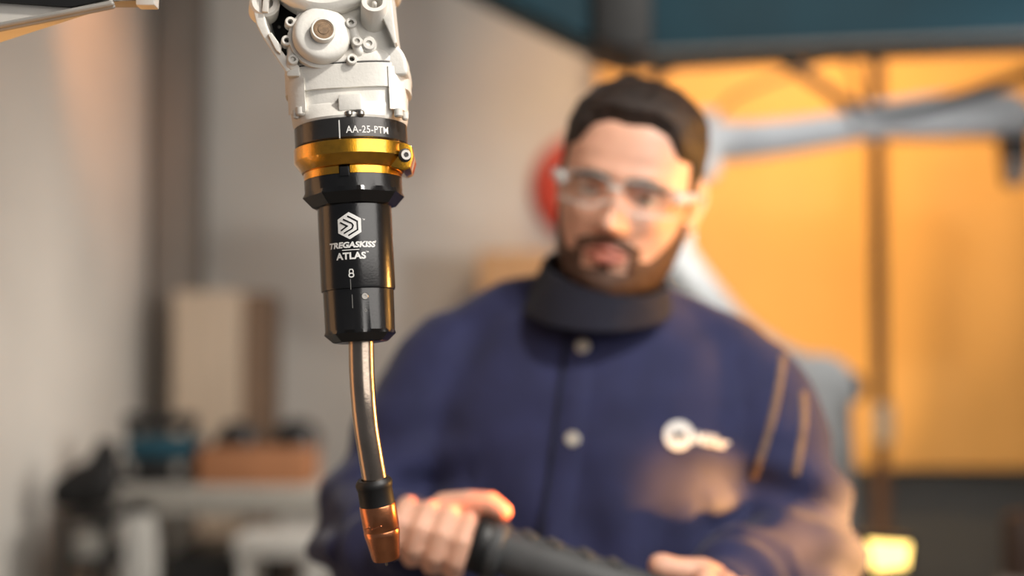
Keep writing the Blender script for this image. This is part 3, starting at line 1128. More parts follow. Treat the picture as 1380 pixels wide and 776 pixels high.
def beard_mask(p):
    if p.y > .03:
        return -1
    a = math.degrees(math.atan2(abs(p.x), -p.y))
    lim = -.070 + .050 * max(0, min(1, (a - 34) / 34.0)) ** 1.2 if a > 20 else -.078
    m = (lim - p.z) / .010
    mo = 1.0 - max(abs(p.z + .0545) / .0062, 0) if abs(p.x) < .028 else 0
    mo = min(1.2, (1 - abs(p.z + .0535 + abs(p.x) * .22) / .0075) * 2.2) if abs(p.x) < .031 else -1
    side = min(1.2, (1 - abs(abs(p.x) - .032) / .006) * 1.2) if -.088 < p.z < -.055 else -1
    ch = min(1.0, (-.0865 - p.z) / .006)
    tuft = min(1.0, (1 - abs(p.x) / .007) * 2) if -.09 < p.z < -.0795 else -1
    if a <= 20:
        m = ch
    lip = ((p.x / .027) ** 2 + ((p.z + .068) / .0095) ** 2) - 1
    return min(max(m, mo, side, tuft), lip * 3)


obj('beard', W2M(shell(beard_mask, lambda p: .0028 + .002 * g(p.z + .112, .02), jit=.0012, z1=.0)), M_BEARD, man, 'short dark brown beard and moustache', angle=0)
bm = NB()
for z_, amp in ((-.0632, .0046), (-.0728, .0055)):
    pts = []
    for k in range(9):
        x_ = -.022 + .044 * k / 8
        zz = z_ + (.0022 * math.cos(x_ / .022 * PI) if z_ > -.068 else -.0012 * math.cos(x_ / .022 * PI / 2)) - (.001 if z_ > -.068 else -.002) * (x_ / .022) ** 2
        pts.append(hm(x_, headp(zz, math.atan2(x_, .09)).y + .0022, zz))
    tube(bm, pts, [amp * max(.35, math.cos(x * PI / 2 * .85)) for x in [(-1 + k / 4) for k in range(9)]], 12)
obj('lips', W2M(bm), M_LIP, man)

# ---- jacket
jk = NB()
TX = lambda py, l, r: ((at(l, py, 1.72).x + at(r, py, 1.72).x) / 2, abs(at(r, py, 1.72).x - at(l, py, 1.72).x) / 2, at(690, py, 1.72).z)
prof = [(398, 700, 905, .060), (430, 650, 950, .085), (470, 618, 1000, .105), (530, 575, 1030, .128), (600, 558, 1030, .140), (700, 560, 1020, .146), (790, 560, 1020, .150), (950, 555, 1010, .155), (1140, 545, 1010, .16), (1250, 545, 1010, .158)]
yaw = R(-9)
rings = []
for (py, l, r, dep) in prof:
    cx, hw, zz = TX(py, l, r)
    ring = []
    for k in range(64):
        t = 2 * PI * k / 64
        e = 2.4
        s, c = math.sin(t), -math.cos(t)
        den = (abs(s) ** e + abs(c) ** e) ** (1 / e)
        x_, y_ = hw * s / den, dep * c / den
        xr, yr = x_ * math.cos(yaw) - y_ * math.sin(yaw), x_ * math.sin(yaw) + y_ * math.cos(yaw)
        ring.append(jk.verts.new((cx + xr, 1.725 + yr, zz)))
    rings.append(ring)
for a, b in zip(rings, rings[1:]):
    for k in range(64):
        j = (k + 1) % 64
        jk.faces.new((a[k], a[j], b[j], b[k]))
jk.faces.new(rings[0])
jk.faces.new(list(reversed(rings[-1])))
tube(jk, [NECK + Vector((-.03, .03, -.015)), at(690, 430, 1.74), at(645, 466, 1.75), SHL], [.06, .053, .058, .070], 24)
tube(jk, [NECK + Vector((.03, .03, -.02)), at(915, 455, 1.72), at(970, 488, 1.70), SHR], [.06, .054, .060, .070], 24)
for sh, el, wr, q in ((SHL, ELL, WRL, .93), (SHR, ELR, WRR, .95)):
    mid = sh.lerp(el, .5) + Vector((0, .0, 0))
    tube(jk, [sh, sh.lerp(el, .25), mid, sh.lerp(el, .78), el], [.074, .076, .073, .071, .069], 28)
    wq = el.lerp(wr, q)
    tube(jk, [el, el.lerp(wr, .3), el.lerp(wr, .7), wq], [.068, .066, .055, .046], 28)
jk_o = obj('jacket', W2M(jk), M_NAVY, man, 'navy blue snap-front work jacket')
voxel(jk_o, .008, 7, .6)
me = jk_o.data
me.update()
nrm_ = [v.normal.copy() for v in me.vertices]
Mw = man.matrix_world


def seg_d(p, a, b):
    ab = b - a
    t = max(0, min(1, (p - a).dot(ab) / ab.dot(ab)))
    return (p - a - ab * t).length, t


for v, nn in zip(me.vertices, nrm_):
    p = Mw @ v.co
    d = .0035 * noise.noise(p * 9.0) + .0022 * noise.noise(p * 22.0 + Vector((5, 0, 0)))
    for sh, el, wr in ((SHL, ELL, WRL), (SHR, ELR, WRR)):
        d1, t1 = seg_d(p, sh, el)
        d2, t2 = seg_d(p, el, wr)
        if d1 < .13 and t1 > .25:
            f_ = min(1, (t1 - .25) / .4)
            q = p + Vector((noise.noise(p * 7), noise.noise(p * 7 + Vector((9, 0, 0))), 0)) * .05
            d += f_ * .0075 * math.sin(95 * (q.z + .35 * q.x * (1 if el.x > sh.x else -1)))
        elif d2 < .10 and t2 > .05:
            q = p + Vector((noise.noise(p * 8), 0, noise.noise(p * 8 + Vector((9, 0, 0))))) * .04
            d += .005 * math.sin(120 * (q.y + .3 * q.x))
    # broad vertical drapes on the lower chest
    if p.z < 1.36:
        k = min(1, (1.36 - p.z) / .15)
        d += .0045 * k * math.sin(60 * (p.x + .25 * (p.z - 1.2)) + 3 * noise.noise(p * 4))
    v.co = v.co + nn * d
me.update()
bvh = BVHTree.FromPolygons([Mw @ v.co for v in me.vertices], [tuple(p.vertices) for p in me.polygons])


def drape(px_, py_, lift=.0):
    loc, nn, i, d = bvh.ray_cast(CAM, ray(px_, py_))
    if loc is None:
        return at(px_, py_, 1.6), Vector((0, -1, 0))
    if nn.y > 0:
        nn = -nn
    return loc + nn * lift, nn


def strip_on(path, width, lift, thickness=.002, n=14):
    """a flat band laid on the jacket along a path"""
    P = catmull([(a, b, 0) for a, b in path], n)
    bm = NB()
    rows_ = []
    for i, p in enumerate(P):
        t = (P[min(i + 1, len(P) - 1)] - P[max(i - 1, 0)]).normalized()
        nx, ny = -t.y, t.x
        row = []
        for k in (-1, -.4, .4, 1):
            q, nn = drape(p.x + nx * width / 2 * k, p.y + ny * width / 2 * k, lift if abs(k) < .9 else -.001)
            row.append(bm.verts.new(q))
        rows_.append(row)
    for a, b in zip(rows_, rows_[1:]):
        for k in range(3):
            bm.faces.new((a[k], a[k + 1], b[k + 1], b[k]))
    return bm


obj('placket', W2M(strip_on([(788, 436), (780, 500), (770, 580), (758, 660), (745, 740), (742, 790)], 44, .0035)), M_NAVY, man)
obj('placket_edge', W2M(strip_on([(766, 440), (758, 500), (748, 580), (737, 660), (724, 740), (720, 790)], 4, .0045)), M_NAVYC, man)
for x_, y_ in ((786, 468), (772, 592)):
    q, nn = drape(x_, y_, .0035)
    o = obj('snap', W2M(lathe([(0, -.002), (.0085, -.002), (.0085, .001), (.0072, .0024), (.0045, .0026), (.0035, .0018), (0, .0018)], 24, axis_mtx(q, nn))), M_SNAP, man, 'pale metal snap')
obj('lit_fold_band', W2M(strip_on([(1056, 478), (1050, 520), (1038, 575), (1024, 620), (1014, 645)], 12, .002)), M_FOLDLIT, man, 'tan band painting orange light on a sleeve fold')
obj('lit_fold_band', W2M(strip_on([(1082, 528), (1084, 555), (1081, 590), (1072, 640)], 12, .002)), M_FOLDLIT, man, 'tan band painting orange light on a sleeve fold')

# chest logo: white disc with its dark emblem, then the lettering
def patch(V, Fc, cx, cy, slope, lift):
    bm = NB()
    vs = []
    ca, sa = math.cos(slope), math.sin(slope)
    for x_, y_ in V:
        q, nn = drape(cx + x_ * ca - y_ * sa, cy + x_ * sa + y_ * ca, lift)
        vs.append(bm.verts.new(q))
    for f in Fc:
        try:
            bm.faces.new([vs[i] for i in f])
        except ValueError:
            pass
    return W2M(bm)


disc_V = [(0, 0)] + [(r_ * math.cos(2 * PI * k / 32), r_ * math.sin(2 * PI * k / 32)) for r_ in (7, 14, 20) for k in range(32)]
disc_F = [(0, 1 + k, 1 + (k + 1) % 32) for k in range(32)] + [(1 + j * 32 + k, 1 + j * 32 + (k + 1) % 32, 33 + j * 32 + (k + 1) % 32, 33 + j * 32 + k) for j in range(2) for k in range(32)]
logo = obj('chest_logo', patch(disc_V, disc_F, 914, 587, 0, .0025), M_PRINT, man, 'white round chest emblem with lettering')
for path in ([(-9, 4), (-5, -4), (0, 3), (5, -4), (9, 4)],):
    V, Fc = polystrip(path, 4.2, 6)
    obj('emblem_mark', patch(V, Fc, 914, 587, R(4), .0038), M_TOOL, logo)
V, Fc = text_mesh('Miller', 16.5, shear=.2, bold=.03)
V = fit(V, 49)
obj('lettering', patch([(a, -b) for a, b in V], Fc, 958, 594, R(11), .0025), M_PRINT, logo, smooth=False)

# collar
cb = NB()
nC, nV = 64, 8
CC = at(806, 414, 1.675)
rows_ = []
ctop = at(816, 366, 1.672)
for layer in (0, 1):
    for i in range(nV + 1):
        u = i / nV
        u2 = u if layer == 0 else 1 - u
        ring = []
        for k in range(nC):
            t = 2 * PI * k / nC
            s, c = math.sin(t), -math.cos(t)          # c = -1 in front
            cen = CC.lerp(ctop, u2)
            th_ = 0 if layer == 0 else -.006
            a_, b_ = .088 - .015 * u2 + th_, .096 - .014 * u2 + th_
            ring.append(cb.verts.new(cen + Vector((a_ * s, b_ * c, .030 * c - .012 * s * u2))))
        rows_.append(ring)
for a, b in zip(rows_, rows_[1:] + [rows_[0]]):
    for k in range(nC):
        j = (k + 1) % nC
        cb.faces.new((a[k], a[j], b[j], b[k]))
for v in cb.verts:
    v.co += Vector((noise.noise(v.co * 20), noise.noise(v.co * 20 + Vector((3, 0, 0))), 0)) * .003
obj('collar', W2M(cb), M_NAVYC, man, 'navy stand-up collar, darkened by painted chin shade', angle=50)

# trousers and boots (below the frame, but there)
tr = NB()
tube(tr, [HIP + Vector((-.075, 0, .06)), HIP + Vector((.075, 0, .06))], [.125, .125], 24)
for sx in (-1, 1):
    k, a_ = HIP + Vector((sx * .11, -.02, -.44)), HIP + Vector((sx * .13, .02, -.83))
    tube(tr, [HIP + Vector((sx * .09, 0, -.02)), k, a_], [.115, .085, .075], 24)
t_o = obj('trousers', W2M(tr), M_TROUSER, man)
voxel(t_o, .012, 4)
for sx in (-1, 1):
    a_ = HIP + Vector((sx * .13, .02, -.83))
    bm = NB()
    tube(bm, [a_, a_ + Vector((0, 0, -.075))], [.058, .056], 20)
    tube(bm, [a_ + Vector((0, .03, -.078)), a_ + Vector((0, -.15, -.082))], [.042, .038], 20)
    bt = obj('boot', W2M(bm), M_BOOT, man)
    voxel(bt, .008, 3)

# ---- safety glasses
gl = thing('safety_glasses', 'clear wraparound safety glasses worn by the man', 'glasses', HM)
for sx in (-1, 1):
    bm = NB()
    rows_ = []
    nU, nW = 14, 8
    for layer in (0, .0018):
        for i in range(nW + 1):
            v_ = -1 + 2 * i / nW
            row = []
            for k in range(nU + 1):
                u_ = k / nU
                x_ = .004 + .064 * u_
                hh = .019 * (1 - .25 * u_ ** 3) * (0.62 + .38 * min(1, u_ * 3.2))
                z_ = .000 + hh * v_ + (.004 if v_ < 0 else 0) * (1 - min(1, u_ * 3.0))
                y_ = -.112 + .040 * u_ ** 2.2 + .003 * v_ * v_ + layer
                row.append(bm.verts.new((sx * x_, y_, z_)))
            rows_.append(row)
    h = nW + 1
    for L0 in (0, h):
        for i in range(nW):
            for k in range(nU):
                bm.faces.new((rows_[L0 + i][k], rows_[L0 + i][k + 1], rows_[L0 + i + 1][k + 1], rows_[L0 + i + 1][k]))
    for i in range(nW):
        for k in (0, nU):
            bm.faces.new((rows_[i][k], rows_[i + 1][k], rows_[h + i + 1][k], rows_[h + i][k]))
    for k in range(nU):
        for i in (0, nW):
            bm.faces.new((rows_[i][k], rows_[i][k + 1], rows_[h + i][k + 1], rows_[h + i][k]))
    rim_low = [rows_[0][k].co.copy() for k in range(nU + 1)]
    rim_up = [rows_[nW][k].co.copy() for k in range(nU + 1)]
    obj('lens', bm, M_LENS, gl)
    bm = NB()
    tube(bm, rim_low, [.0016] * len(rim_low), 10)
    obj('lower_rim', bm, M_FRAME, gl, 'pale clear lower rim')
    bm = NB()
    tube(bm, rim_up, [.0011] * len(rim_up), 10)
    obj('upper_rim', bm, M_FRAME, gl)
    bm = NB()
    pts = [Vector((sx * .067, -.073, .006)), Vector((sx * .080, -.050, .010)), Vector((sx * .084, -.02, .012)), Vector((sx * .085, .015, .012)), Vector((sx * .083, .035, -.005))]
    tube(bm, catmull(pts, 6), lerp_list([.0075, .0055, .004, .0035, .003], 6), 12)
    obj('temple_arm', bm, M_FRAME, gl)
obj('nose_bridge', tube(NB(), [Vector((-.006, -.1125, .006)), Vector((0, -.1145, .007)), Vector((.006, -.1125, .006))], .003, 10), M_FRAME, gl)

# ---- the bar he holds
bar = thing('handheld_bar', 'dark grey ribbed bar held in both hands by the man', 'tool', BAR0)


def B(bm):
    bmesh.ops.translate(bm, vec=-BAR0, verts=bm.verts)
    return bm


BM = axis_mtx(BAR0, ba)
obj('handle', B(lathe([(0, -.105), (.008, -.085), (.010, -.08), (.010, .002), (0, .002)], 32, BM)), M_BLKPL, bar)
obj('end_flange', B(lathe([(0, -.010), (.0285, -.010), (.030, -.007), (.030, .004), (.0285, .007), (0, .007)], 48, BM)), M_BLKPL, bar, 'black end flange')
obj('flange_step', B(lathe([(0, .006), (.0275, .006), (.0285, .009), (.0280, .017), (.025, .021), (0, .021)], 48, BM)), M_TOOL, bar)
obj('grip_tube', B(lathe([(0, .018), (.0220, .018), (.0240, .024), (.0240, .34), (.022, .346), (0, .346)], 48, BM)), M_TOOL, bar)
for k, s in enumerate((.040, .066, .098, .128)):
    q = bar_pt(s, 78, .0236)
    obj('ridge', B(box(q, (.012, .016, .007), .002, axis_mtx(q, (bu * math.sin(R(78)) + bf * math.cos(R(78)))).to_3x3())), M_TOOL, bar)
obj('trigger', B(tube(NB(), [bar_pt(.012, -88, .024), bar_pt(.014, -90, .050)], [.010, .007], 14)), M_TOOL, bar)


# ------------------------------------------------------------------ robot behind the man
YR = 4.0
kr = YR / F
rob = thing('industrial_robot', 'grey robot arm reaching right, on white base behind the man', 'robot arm', Vector((at(1095, 0, YR).x, YR, 0)))
ri = rob.matrix_world.inverted()


def RB(bm):
    bmesh.ops.transform(bm, matrix=ri, verts=bm.verts)
    return bm


sh_p = at(1098, 524, YR)
el_p = at(885, 325, YR)
bx = sh_p.x
bm = NB()
cyl(bm, (bx, YR, 0), (bx, YR, .04), .26, .26, 40, .01)
cyl(bm, (bx, YR, .03), (bx, YR, .92), .12, .10, 40)
obj('pedestal', RB(bm), M_LIGHTR, rob)
bm = NB()
cyl(bm, (bx, YR, .90), (bx, YR, sh_p.z + .04), .115, .10, 40, .02)
obj('rotating_base', RB(bm), M_LIGHTR, rob)
bm = NB()
cyl(bm, sh_p + Vector((-.0, .11, 0)), sh_p + Vector((.0, -.10, 0)), .100, .098, 40, .02)
obj('shoulder_joint', RB(bm), M_LIGHTR, rob)
bm = NB()
cyl(bm, at(1120, 520, YR) + Vector((.0, -.03, 0)), at(1158, 522, YR) + Vector((0, -.03, 0)), .048, .038, 28, .006)
obj('shoulder_cap', RB(bm), M_BLKPL, rob, 'black joint cap')
obj('upper_arm', RB(tube(NB(), catmull([sh_p, at(1040, 492, YR), at(985, 446, YR), at(930, 380, YR), el_p], 5), lerp_list([.088, .072, .060, .060, .070], 5), 28)), M_LIGHTR, rob)
bm = NB()
cyl(bm, el_p + Vector((0, .10, 0)), el_p + Vector((0, -.11, 0)), .085, .085, 36, .015)
tube(bm, [el_p, at(930, 215, YR)], [.072, .06], 24)
obj('elbow', RB(bm), M_GREYR, rob)
e2 = at(945, 200, YR)
obj('elbow_block', RB(box(at(950, 197, YR), (.062, .12, .19), .012)), M_GREYR, rob)
fp = [(955, 191), (1000, 190), (1060, 184), (1120, 175), (1160, 168), (1230, 160), (1300, 155), (1330, 153)]
fr_ = [.060, .054, .050, .047, .047, .050, .056, .060]
obj('forearm', RB(tube(NB(), catmull([at(a, b, YR) for a, b in fp], 4), lerp_list(fr_, 4), 28)), M_GREYR, rob)
obj('forearm_housing', RB(prism(NB(), [(at(a, b, YR).x, at(a, b, YR).z) for a, b in [(1140, 148), (1240, 132), (1320, 124), (1366, 130), (1376, 150), (1372, 186), (1320, 184), (1240, 186), (1150, 184)]], YR - .065, YR + .065, .016)), M_GREYR, rob)
bm = NB()
cyl(bm, at(1362, 160, YR) + Vector((0, .07, 0)), at(1362, 160, YR) + Vector((0, -.075, 0)), .048, .046, 32, .01)
obj('wrist_joint', RB(bm), M_GREYR, rob)
obj('wrist_link', RB(prism(NB(), [(at(a, b, YR).x, at(a, b, YR).z) for a, b in [(1345, 165), (1382, 165), (1380, 225), (1376, 250), (1356, 250), (1352, 225)]], YR - .05, YR + .04, .010)), M_BLKPL, rob, 'dark wrist link pointing down')
obj('wrist_tool', RB(box(at(1367, 232, YR - .06), (.020, .03, .07), .004)), M_BRACK, rob)
cp = [(905, 250, .0), (868, 180, .02), (878, 118, .02), (905, 88, 0), (950, 70, -.02), (1005, 66, -.02), (1050, 80, -.02), (1095, 108, -.03), (1140, 138, -.04), (1180, 152, -.06), (1240, 146, -.07), (1300, 128, -.07), (1350, 112, -.06), (1400, 100, -.02), (1425, 140, .02), (1385, 170, .0)]
obj('cable', RB(tube(NB(), catmull([at(a, b, YR + c) for a, b, c in cp], 8), .0165, 14)), M_RUBBER, rob, 'black cable arching over the arm')
obj('thin_tube', RB(tube(NB(), catmull([at(a, b, YR + .05) for a, b in [(958, 170), (985, 134), (1040, 108), (1090, 90), (1130, 72), (1150, 100), (1165, 150)]], 8), .007, 10)), M_POST, rob, 'thin brown tube')  # slim brown tube above the forearm

# amber curtain before the back wall
cx0, cx1, yc = at(806, 0, 5.4).x, at(1560, 0, 5.4).x, 5.4
cur = thing('welding_curtain', 'translucent amber welding curtain covering the right of the back wall', 'curtain', Vector(((cx0 + cx1) / 2, yc, 2.95)))
bm = NB()
cols = 96
vv = []
for k in range(cols + 1):
    x_ = cx0 + (cx1 - cx0) * k / cols - (cx0 + cx1) / 2
    y_ = .004 * math.sin(x_ * 9) + .0015 * math.sin(x_ * 31 + 1)
    vv.append([bm.verts.new((x_, y_ + d, z_)) for d, z_ in ((-.001, 0), (-.001, at(0, 630, 5.4).z - 2.95), (.001, at(0, 630, 5.4).z - 2.95), (.001, 0))])
for a, b in zip(vv, vv[1:]):
    for q in range(4):
        bm.faces.new((a[q], a[(q + 1) % 4], b[(q + 1) % 4], b[q]))
bm.faces.new(vv[0])
bm.faces.new(list(reversed(vv[-1])))
obj('sheet', bm, M_AMBER, cur)
hwc = (cx1 - cx0) / 2
obj('rail', tube(NB(), [(-hwc - .03, 0, .015), (hwc + .03, 0, .015)], .016, 14), M_BRACK, cur)
for x_ in (-hwc + .02, 0, hwc - .02):
    obj('rail_bracket', span((x_ - .015, 0, .0), (x_ + .015, YB - yc, .03), .002), M_BRACK, cur)

# post in front of the back wall
bm = NB()
pp = at(1183, 300, 4.85)
span((pp.x - .022, 4.83, 0), (pp.x + .022, 4.87, ZC), .003, bm)
post = thing('steel_post', 'slim dark brown upright post before the orange-lit wall', 'post', Vector((pp.x, 4.85, 0)))
bmesh.ops.translate(bm, vec=(-pp.x, -4.85, 0), verts=bm.verts)
obj('upright', bm, M_POST, post)
obj('base_plate', box((0, 0, .006), (.14, .14, .012), .002), M_POST, post)
zb = at(1183, 570, 4.85).z
obj('clamp_bracket', box((.0, -.03, zb), (.06, .05, .13), .006), M_BRACK, post, 'pale clamp bracket')

# overhead teal gantry
YG = 3.1
gz = lambda py: at(690, py, YG).z
gx = lambda p: at(p, 0, YG).x
gan = thing('overhead_gantry', 'teal steel overhead beam with black bracket across upper right', 'gantry', Vector((gx(1100), YG, ZC)))
gi = gan.matrix_world.inverted()


def G(bm):
    bmesh.ops.transform(bm, matrix=gi, verts=bm.verts)
    return bm


pg = lambda L: [(at(a, b, YG).x, at(a, b, YG).z) for a, b in L]
obj('beam', G(prism(NB(), pg([(872, -110), (1560, -120), (1560, 36), (1380, 46), (1120, 58), (900, 69), (872, 69)]), YG, YG + .22, .006)), M_TEAL, gan)
obj('end_plate', G(prism(NB(), pg([(806, -110), (806, 56), (770, 40), (690, 1), (610, -40), (560, -110)]), YG + .01, YG + .2, .006)), M_TEAL, gan, 'slanted teal end plate')
obj('beam_edge', G(tube(NB(), [at(a, b, YG - .004) for a, b in [(1560, 36), (1380, 46), (1120, 58), (880, 69)]], .006, 10)), M_BRACK, gan, 'pale lower edge')
obj('bracket', G(prism(NB(), pg([(797, -130), (878, -130), (878, 69), (842, 71), (800, 56)]), YG - .03, YG + .23, .006)), M_BLACKM, gan, 'black bracket')
obj('bracket_pin', G(tube(NB(), [at(850, 66, YG + .1), at(850, 100, YG + .1)], [.014, .010], 12)), M_BLACKM, gan)
for x_ in (838, 1450):
    a = at(x_, -115, YG)
    obj('hanger', G(span((a.x - .04, YG + .06, a.z), (a.x + .04, YG + .14, ZC), .004)), M_BLACKM, gan)

# red round thing on the back wall, beside his ear
pr_ = at(790, 254, YB)
rd = thing('wall_fixture', 'red round fixture on back wall beside the man\'s ear', 'fixture', Vector((pr_.x, YB, pr_.z)))
bm = lathe([(0, 0), (.20, 0), (.20, .05), (.185, .075), (.14, .09), (.05, .098), (0, .1)], 64, axis_mtx((0, 0, 0), (0, -1, 0)))
obj('dome', bm, M_RED, rd)
obj('back_plate', lathe([(0, 0), (.215, 0), (.215, .02), (0, .02)], 64, axis_mtx((0, 0, 0), (0, -1, 0))), M_RED, rd)


# work lamp, lit, lower right
pl_ = at(1197, 749, 2.5)
kl = 2.5 / F
lamp = thing('work_lamp', 'small lit work lamp glowing yellow beside the man\'s elbow', 'lamp', Vector((pl_.x, 2.5, 0)))
li = lamp.matrix_world.inverted()
lp = [(1169, 728), (1226, 732), (1222, 764), (1178, 770)]
cen = sum((at(a, b, 2.5) for a, b in lp), Vector()) / 4
bm = prism(NB(), [(at(a, b, 2.5).x - pl_.x, at(a, b, 2.5).z) for a, b in lp], -.006, .004, .001)
obj('lens', bm, M_LAMP, lamp, 'lit lens')
lp2 = [(1160, 721), (1234, 725), (1229, 770), (1171, 777)]
bm = prism(NB(), [(at(a, b, 2.5).x - pl_.x, at(a, b, 2.5).z) for a, b in lp2], .002, .07, .006)
obj('housing', bm, M_BLKPL, lamp)
obj('yoke', tube(NB(), [(0, .04, cen.z - .02), (0, .04, cen.z - .09)], .012, 14), M_BLKPL, lamp)
bm = NB()
cyl(bm, (0, .04, .02), (0, .04, cen.z - .06), .014, .012, 16)
obj('pole', bm, M_BLKPL, lamp)
obj('base', lathe([(0, 0), (.16, 0), (.16, .012), (.03, .03), (0, .03)], 40), M_BLKPL, lamp)

# grey cylinder at the right edge
YC = 3.4
pc_ = at(1378, 690, YC)
cy_ = thing('gas_cylinder', 'grey upright cylinder with dark brown cap at right edge', 'cylinder', Vector((pc_.x, YC, 0)))
zt = pc_.z
obj('shell', lathe([(0, 0), (.075, 0), (.078, .01), (.078, zt - .22), (.072, zt - .185), (.05, zt - .155), (0, zt - .15)], 40), M_CYL, cy_)
obj('valve_cap', lathe([(0, zt - .16), (.048, zt - .16), (.047, zt - .03), (.040, zt - .01), (.02, zt), (0, zt)], 32), M_CYLD, cy_, 'dark brown cap')

# ------------------------------------------------------------------ things at the lower left
YW = 3.95
zb = at(0, 660, YW).z
x0, x1 = at(166, 0, YW).x, at(640, 0, YW).x
wb = thing('workbench', 'light grey workbench with white legs at lower left', 'workbench', Vector(((x0 + x1) / 2, YW + .3, 0)))


def WBm(bm):
    bmesh.ops.translate(bm, vec=(-(x0 + x1) / 2, -(YW + .3), 0), verts=bm.verts)
    return bm


obj('worktop', WBm(span((x0, YW, zb - .03), (x1, YW + .6, zb), .004)), M_BENCH, wb)
obj('apron', WBm(span((x0 + .02, YW + .01, zb - .07), (x1 - .02, YW + .03, zb - .028), .002)), M_BENCH, wb)
for xx in (x0 + .02, x1 - .10):
    for yy in (YW + .01, YW + .51):
        obj('leg', WBm(span((xx, yy, 0), (xx + .08, yy + .07, zb - .029), .004)), M_BWHITE, wb)
obj('lower_shelf', WBm(span((x0 + .03, YW + .03, .25), (x1 - .03, YW + .57, .28), .003)), M_BENCH, wb)
tag(obj('cabinet', span((x0 + .12, YW + .08, .281), (x0 + .44, YW + .5, .86), .006), M_BLKPL), 'black box under the grey workbench', 'cabinet')  # plain black box on the lower shelf

xa, xb = at(322, 0, 3.7).x, at(438, 0, 3.7).x
za, zb2 = at(0, 723, 3.7).z, at(0, 752, 3.7).z
st = thing('step_stool', 'low white stool in front of the workbench', 'stool', Vector(((xa + xb) / 2, 3.8, 0)))
cx_ = (xa + xb) / 2
obj('seat', span((xa - cx_, -.11, zb2), (xb - cx_, .11, za), .005), M_BWHITE, st)
for sx in (-1, 1):
    for sy in (-1, 1):
        obj('leg', span((sx * .085 - .016 , sy * .085 - .016, 0), (sx * .085 + .016, sy * .085 + .016, zb2 + .002), .003), M_BWHITE, st)

# things on the bench
cb0 = thing('cardboard_box', 'low brown cardboard box on the workbench', 'box', Vector((at(352, 0, 4.15).x, 4.2, zb)))
hw = 74 * 4.1 / F
hb = at(0, 606, 4.05).z - zb
obj('carton', span((-hw, -.12, 0), (hw, .12, hb), .003), M_CARD, cb0)
for sy in (-1, 1):
    obj('flap', span((-hw + .002, sy * .118, hb - .001), (hw - .002, sy * .004, hb + .003), .001), M_CARD, cb0)

zcase = at(0, 614, 4.2).z
c1 = thing('equipment_case', 'black equipment case on the workbench under the teal toolbox', 'case', Vector((at(227, 0, 4.2).x, 4.22, zb)))
hw = 45 * 4.2 / F
obj('shell', span((-hw, -.12, 0), (hw, .12, zcase - zb - .022), .012), M_BLKPL, c1)
obj('lid', span((-hw - .003, -.123, zcase - zb - .026), (hw + .003, .123, zcase - zb), .01), M_BLKPL, c1)
for sx in (-1, 1):
    obj('latch', span((sx * .07 - .012, -.132, .03), (sx * .07 + .012, -.118, .065), .002), M_BRACK, c1)
tbx = thing('toolbox', 'teal toolbox with black carrying handle on the black case', 'toolbox', Vector((at(232, 0, 4.25).x, 4.25, zcase)))
hw = 45 * 4.25 / F
zt = at(0, 590, 4.2).z - zcase
obj('tray', span((-hw, -.09, 0), (hw, .09, zt), .006), M_TEAL, tbx)
hz = at(0, 558, 4.25).z - zcase
for sx in (-1, 1):
    obj('handle_post', span((sx * .088 - .012 - .02, -.012, zt - .004), (sx * .088 + .012 - .02, .012, hz - .02), .003), M_BLKPL, tbx)
obj('handle', span((-.125, -.02, hz - .042), (.09, .02, hz), .008), M_BLKPL, tbx)


def helmet(name, x_, yy, zz, s, label):
    h = thing(name, label, 'helmet', Vector((x_, yy, zz)))
    obj('shell', lathe([(0, s * .95), (s * .35, s * .9), (s * .65, s * .72), (s * .85, s * .42), (s * .92, .004), (s * .90, 0), (0, 0)], 32), M_BLKPL, h)
    obj('visor', box((0, -s * .82, s * .36), (s * .9, s * .25, s * .36), .006), M_BLACK, h)
    return h


zbx = zb + hb + .004
helmet('welding_helmet', at(326, 0, 4.2).x, 4.2, zbx, .075, 'black domed helmet on the left end of the cardboard box')
helmet('welding_helmet', at(404, 0, 4.2).x, 4.2, zbx, .082, 'black domed helmet on the right end of the cardboard box')

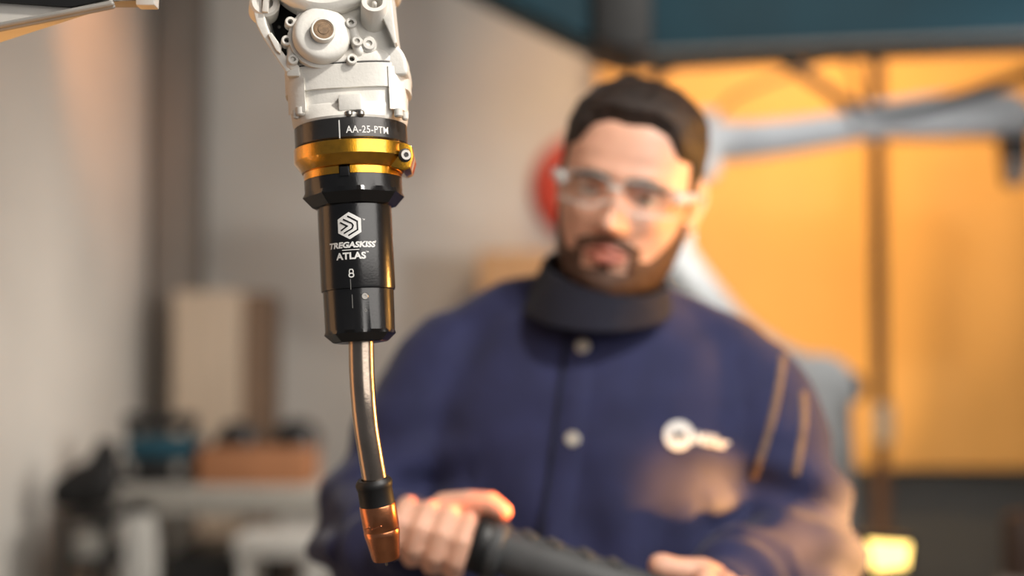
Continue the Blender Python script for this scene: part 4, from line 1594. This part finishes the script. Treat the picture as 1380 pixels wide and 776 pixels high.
# dark rack with the black bag on it
xr0, xr1 = at(92, 0, 3.85).x, at(163, 0, 3.85).x + .0
xr0 = max(xr0, XL + .02)
zr = at(0, 694, 3.85).z
rk = thing('storage_rack', 'dark metal rack beside the workbench, under the black bag', 'rack', Vector(((xr0 + xr1) / 2, 4.0, 0)))
cx_ = (xr0 + xr1) / 2
hwx = (xr1 - xr0) / 2
for sx in (-1, 1):
    for sy in (-1, 1):
        obj('upright', span((sx * (hwx - .012) - .012, sy * .14 - .012, 0), (sx * (hwx - .012) + .012, sy * .14 + .012, zr), .002), M_BLACKM, rk)
for zz in (.2, .55, zr - .14, zr - .02):
    obj('shelf', span((-hwx + .003, -.15, zz), (hwx - .003, .15, zz + .02), .002), M_BLACKM, rk)
tag(obj('parts_box', span((cx_ - hwx + .03, 3.87, zr - .12), (cx_ + .0, 4.1, zr - .045), .003), M_BENCH), 'small pale box on the top tier of the dark rack', 'box')
tag(obj('parts_box', span((cx_ - .01, 3.88, .57), (cx_ + hwx - .03, 4.1, .66), .003), M_CARD), 'small brown box on the middle tier of the dark rack', 'box')
bg = NB()
z0 = zr
def AB(a, b, y=3.98):
    return at(a, b, y)
tube(bg, [Vector((cx_ - .07, 3.98, zr + .05)), Vector((cx_ + .0, 3.98, zr + .058)), Vector((cx_ + .02, 3.98, zr + .07))], [.05, .055, .06], 20)
tube(bg, [Vector((cx_ + .0, 4.0, zr + .09)), Vector((cx_ + .025, 4.0, zr + .125))], [.05, .045], 20)
ball(bg, (cx_ + .035, 3.99, zr + .165), (.035, .04, .03))
bo = thing('bag', 'slumped black bag heaped on the rack left of the workbench', 'bag', Vector((cx_ - .025, 3.98, zr)))
bmesh.ops.translate(bg, vec=(-cx_, -3.98, -zr), verts=bg.verts)
bgo = obj('fabric_body', bg, M_FABRIC, bo)
voxel(bgo, .01, 3)
for v in bgo.data.vertices:
    v.co.z = max(.001, v.co.z + .008 * noise.noise(v.co * 25))
obj('strap', tube(NB(), catmull([(-.08, -.05, .08), (-.03, -.07, .12), (.03, -.065, .14), (.08, -.05, .13)], 6), .006, 8), M_BLKPL, bo)

# tall boards and cartons behind
YP = 5.05
a, b = at(232, 392, YP), at(328, 392, YP)
tp = thing('tall_carton', 'tall tan board cabinet standing against back wall at left', 'cabinet', Vector(((a.x + b.x) / 2, YP + .15, 0)))
hw = (b.x - a.x) / 2
obj('carcass', span((-hw, -.13, 0), (hw, .2, a.z), .004), M_PLY, tp)
obj('door', span((-hw + .004, -.15, .02), (hw - .004, -.129, a.z - .01), .003), M_PLY, tp)
obj('side_panel', span((hw - .001, -.14, 0), (hw + .075, .2, a.z - .005), .003), M_PLYD, tp, 'brown side panel')
a, b = at(645, 338, 5.1), at(770, 338, 5.1)
tag(obj('tall_box', span((a.x, 5.1, 0), (b.x, 5.45, a.z), .006), M_TAN2), 'pale orange upright carton behind the man\'s shoulder', 'carton')
